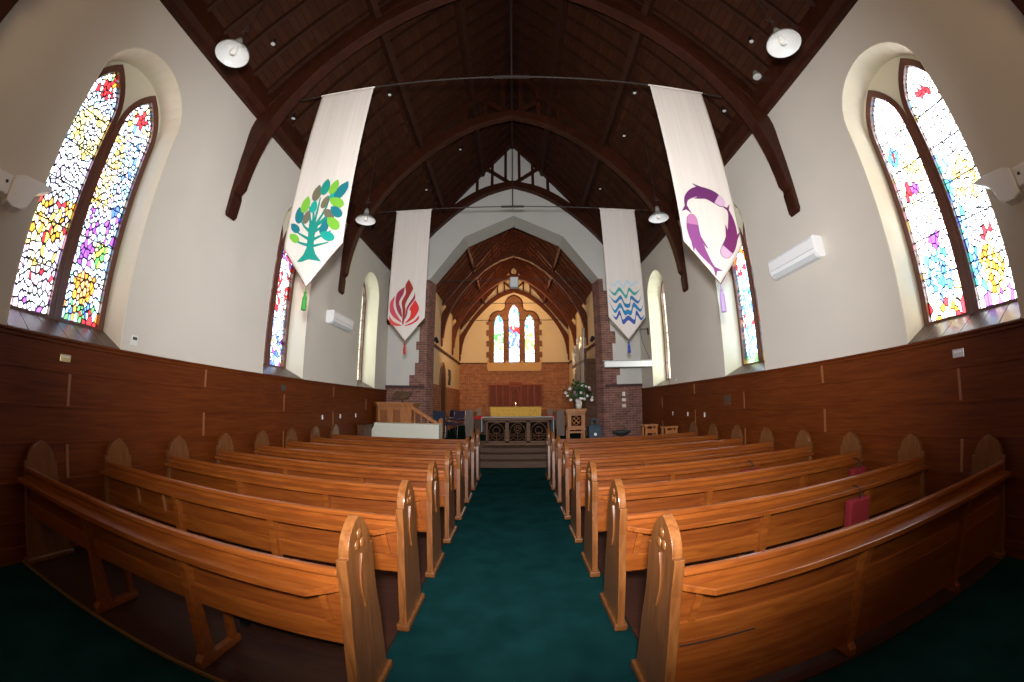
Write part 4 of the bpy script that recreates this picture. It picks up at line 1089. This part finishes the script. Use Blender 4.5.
for x, z in ((-.05, .12), (.02, .05), (.0, .2), (-.3, .5), (-.42, .38), (.36, .15)): ball(bm, (x, -.18, z+.1), .05, seg=8)
obj('blossom', bm, [M['petal'], M['petal_pink']], e)
e = thing('waste_bin', 'blue-grey bin with handle and white sticker beside the flower stand', 'bin', (2.42, 11.15, CF))
bm = B(); prism(bm, [(-.17, 0), (.17, 0), (.20, .44), (-.20, .44)], XZ, -.15, .15); obj('body', bm, M['bin'], e, bevel=.02, seg=3)
bm = B(); box(bm, -.21, .21, -.17, .17, .44, .48); prism(bm, [(-.11, .48), (.11, .48), (.09, .68), (-.09, .68)], XZ, -.06, .08, 0, [[(-.06, .50), (.06, .50), (.055, .63), (-.055, .63)]]); obj('lid', bm, M['bin'], e, bevel=.008)
bm = B(); tube(bm, [(0, -.165, .22), (0, -.158, .22)], .045, 12); obj('sticker', bm, M['white'], e)
# bowl on low stand by the brick
e = thing('bowl_stand', 'dark wide bowl on a low stand before the right brick wall', 'bowl', (3.2, 10.9, CF + .0))
bm = B(); lathe(bm, [(0, .16), (.10, .17), (.24, .24), (.29, .30), (.28, .31), (.2, .25), (0, .2)], n=24); obj('bowl', bm, M['slot'], e, smooth=True)
bm = B(); lathe(bm, [(.0, 0), (.14, 0), (.10, .03), (.05, .08), (.06, .17), (0, .17)], n=16); obj('foot', bm, M['dark_oak'], e)
# two little wooden kneeling desks by the right wall
for x, y, lb in ((3.52, 9.35, 'small wooden stool left of two near the far right wainscot'), (3.95, 9.05, 'small wooden stool right of two against the far right wainscot')):
    e = thing('wooden_stool', lb, 'stool', (x, y, .0 if y < 9.2 else .16), 'wooden stools')
    hz = .93 if y < 9.2 else .82
    bm = B(); box(bm, -.19, .19, -.16, .16, hz-.05, hz); obj('seat', bm, M['pulpit'], e, bevel=.01)
    for a in (-.14, .14):
        for b in (-.12, .12):
            bm = B(); beam(bm, (a*1.1, b*1.1, 0), (a, b, hz-.05), .05, .05, (0, 1, 0)); obj('leg', bm, M['pulpit'], e)
    bm = B(); box(bm, -.14, .14, -.135, -.11, hz-.22, hz-.10); obj('apron', bm, M['pulpit'], e)
# choir stalls
for s, lb in ((-1, 'grey-brown choir stall with arched end on the left of the chancel'), (1, 'grey-brown choir stall with arched end on the right of the chancel')):
    e = thing('choir_stall', lb, 'choir stall', (CX + s*1.62, 13.2, CF), 'choir stalls')
    pr = [(-.14, 0), (.14, 0), (.16, .6), (.15, .72)] + [(.15*math.cos(t), .80 + .17*math.sin(t)) for t in [PI*k/10 for k in range(11)]] + [(-.15, .72), (-.16, .6)]
    for y in (0, 3.4):
        bm = B(); prism(bm, pr, XZ, y, y+.06); obj('end_panel', bm, M['stand_grey'], e, bevel=.01)
    bm = B(); box(bm, -.03, .0, .06, 3.4, .2, .8) if False else box(bm, *sorted((s*.08, s*.11)), .06, 3.4, .1, .82); obj('back_panel', bm, M['stand_grey'], e)
    bm = B(); box(bm, -.15, .15, .06, 3.4, .42, .46); obj('seat', bm, M['stand_grey'], e)
    for k, yy in enumerate((1.2,)):
        c = thing('red_cushion', 'bright red cushion on the %s side of the carved altar, in the choir' % ('left' if s < 0 else 'right'), 'cushion', (CX + s*1.32, 14.2, CF))
        bm = B(); box(bm, -.22, .22, -.2, .2, .58, .70); obj('pad', bm, M['redbright'], c, bevel=.03, seg=3)
        bm = B(); box(bm, -.2, .2, -.17, .17, .0, .58); obj('stand', bm, M['dark_oak'], c, bevel=.01)
# chairs at left of the chancel
def chair(x, y, rz, lb, m):
    e = thing('stacking_chair', lb, 'chair', (x, y, CF), 'upholstered chairs in the chancel', rz)
    bm = B(); box(bm, -.23, .23, -.22, .22, .43, .50); obj('seat', bm, m, e, bevel=.02, seg=3)
    bm = B(); prism(bm, [(.20, .55), (.24, .55), (.30, .92), (.26, .93)], YZ, -.22, .22); obj('backrest', bm, m, e, bevel=.02, seg=3)
    for s in (-1, 1):
        bm = B(); tube(bm, [(s*.24, -.22, 0), (s*.24, -.18, .44), (s*.24, .2, .44)], .012, 8); obj('leg', bm, M['chrome'], e)
        bm = B(); tube(bm, [(s*.24, .26, 0), (s*.24, .2, .44), (s*.24, .27, .92)], .012, 8); obj('leg', bm, M['chrome'], e)
        bm = B(); tube(bm, [(s*.24, -.2, .64), (s*.24, .22, .66)], .016, 8); obj('armrest', bm, M['chrome'], e)
chair(-2.02, 12.75, -.5, 'dark purple upholstered chair with chrome arms in the left chancel', M['purple_seat'])
chair(-2.45, 13.5, -.9, 'dark navy upholstered chair behind the purple one in the left chancel', M['navy'])
chair(-2.55, 12.6, PI, 'dark navy upholstered chair beside the left brick jamb', M['navy'])
# organ on the right of the chancel
e = thing('organ', 'dark wooden organ case with silver pipes on the right side of the chancel', 'organ', (2.60, 14.1, CF))
bm = B(); box(bm, -.05, .33, -1.2, 1.5, 0, 2.6); obj('case', bm, M['dark_oak'], e, bevel=.01)
bm = B(); box(bm, -.12, .33, -1.25, 1.55, 2.6, 2.72); box(bm, -.10, .33, -1.22, 1.52, 1.2, 1.28); obj('cornice', bm, M['dark_oak'], e, bevel=.01)
for y in (-1.2, -.3, .6, 1.5):
    bm = B(); box(bm, -.11, -.02, y-.06, y+.06, 0, 3.1); obj('pillar', bm, M['dark_oak'], e, bevel=.01)
for k in range(14):
    y = -1.08 + .19*k
    if min(abs(y-q) for q in (-1.2, -.3, .6, 1.5)) < .08: y += .05
    h = 3.85 - .35*abs(math.sin(k*.9)) - .02*k
    bm = B(); tube(bm, [(-.07, y, 1.3), (-.07, y, 1.5), (-.07, y, h)], [.02, .055, .055], 12); o = obj('pipe', bm, M['silver'], e, smooth=False)
# monument / spotlight on left chancel wall
for s, lb in ((-1, 'black spotlight on the left chancel wall behind the arch'), (1, 'black spotlight on the right chancel wall behind the arch')):
    e = thing('wall_spotlight', lb, 'spotlight', (CX + s*(CW-.02), 12.9, 3.6 + .25))
    bm = B(); box(bm, *sorted((0, -s*.10)), -.03, .03, -.03, .03); obj('bracket', bm, M['black'], e)
    bm = B(); tube(bm, [(-s*.14, -.10, .03), (-s*.14, .12, -.03)], .07, 14); obj('head', bm, M['black'], e)
e = thing('wall_hanging', 'dark iron wall ornament on the left chancel wall beyond the door', 'wall ornament', (CX-CW+.03, 16.4, 2.75))
bm = B()
for k in range(5): tube(bm, [(0, -.25 + .12*k, -.35), (.03, -.2 + .1*k, .0), (0, -.25+.12*k, .35)], .02, 6)
tube(bm, [(0, -.3, .1), (0, .3, .1)], .02, 6); obj('scroll', bm, M['iron'], e)

# ------------------------------------------------------------------ light
w = bpy.data.worlds.new('sky'); sc.world = w; w.use_nodes = True
bg = w.node_tree.nodes['Background']; bg.inputs['Color'].default_value = (.93, .97, 1.0, 1); bg.inputs['Strength'].default_value = 15.0
def portal(loc, rot, sx, sy):
    l = bpy.data.lights.new('portal', 'AREA'); l.shape = 'RECTANGLE'; l.size = sx; l.size_y = sy
    l.cycles.is_portal = True
    o = bpy.data.objects.new('window_daylight', l); col.objects.link(o); o.location = loc; o.rotation_euler = rot
for s in (-1, 1):
    for yc in WIN_C: portal((s*(WO + .10), yc, 3.7), (0, PI/2 if s > 0 else -PI/2, 0), 3.1, 1.3)
portal((CX, CY + .2, 5.4), (-PI/2, 0, 0), 2.4, 3.5)
def lamp(kind, name, loc, e, c, rad=.1, aim=None, ang=None, blend=.5):
    l = bpy.data.lights.new(name, kind); l.energy = e; l.color = c
    if kind in ('POINT', 'SPOT'): l.shadow_soft_size = rad
    if kind == 'SPOT': l.spot_size = ang; l.spot_blend = blend
    o = bpy.data.objects.new(name, l); col.objects.link(o); o.location = loc
    if aim is not None: o.rotation_euler = (Vector(aim) - Vector(loc)).to_track_quat('-Z', 'Y').to_euler()
    return o
WARM = (1., .62, .28)
lamp('SPOT', 'chancel_lamp', (-2.5, 13.2, 3.82), 330, WARM, .12, (.8, 19.6, 3.4), 1.7)
lamp('SPOT', 'chancel_lamp', (2.5, 13.2, 3.82), 330, WARM, .12, (-.8, 19.6, 3.4), 1.7)
lamp('POINT', 'chancel_lamp', (CX, 17.9, 6.6), 110, WARM, .15)
for sx in (-1, 1): lamp('POINT', 'added_warm_fill', (sx*3.0, -1.6, 5.3), 72, (1., .70, .42), .8)  # unseen warm fill added behind the camera to warm the upper side walls
lamp('POINT', 'chancel_lamp', (CX, 15.6, 6.8), 60, WARM, .15)
lamp('SPOT', 'camera_flash', (0, -.15, 1.95), 2300, (.96, .97, 1.0), .12, (0, 9, 4.6), 2.5, 1.0)

# ------------------------------------------------------------------ render settings
sc.view_settings.view_transform = 'Standard'; sc.view_settings.look = 'None'; sc.view_settings.exposure = 0; sc.view_settings.gamma = 1
sc.view_settings.use_curve_mapping = False
sc.cycles.use_denoising = True
sc.cycles.max_bounces = 8; sc.cycles.transparent_max_bounces = 12; sc.cycles.diffuse_bounces = 4
sc.cycles.sample_clamp_indirect = 4
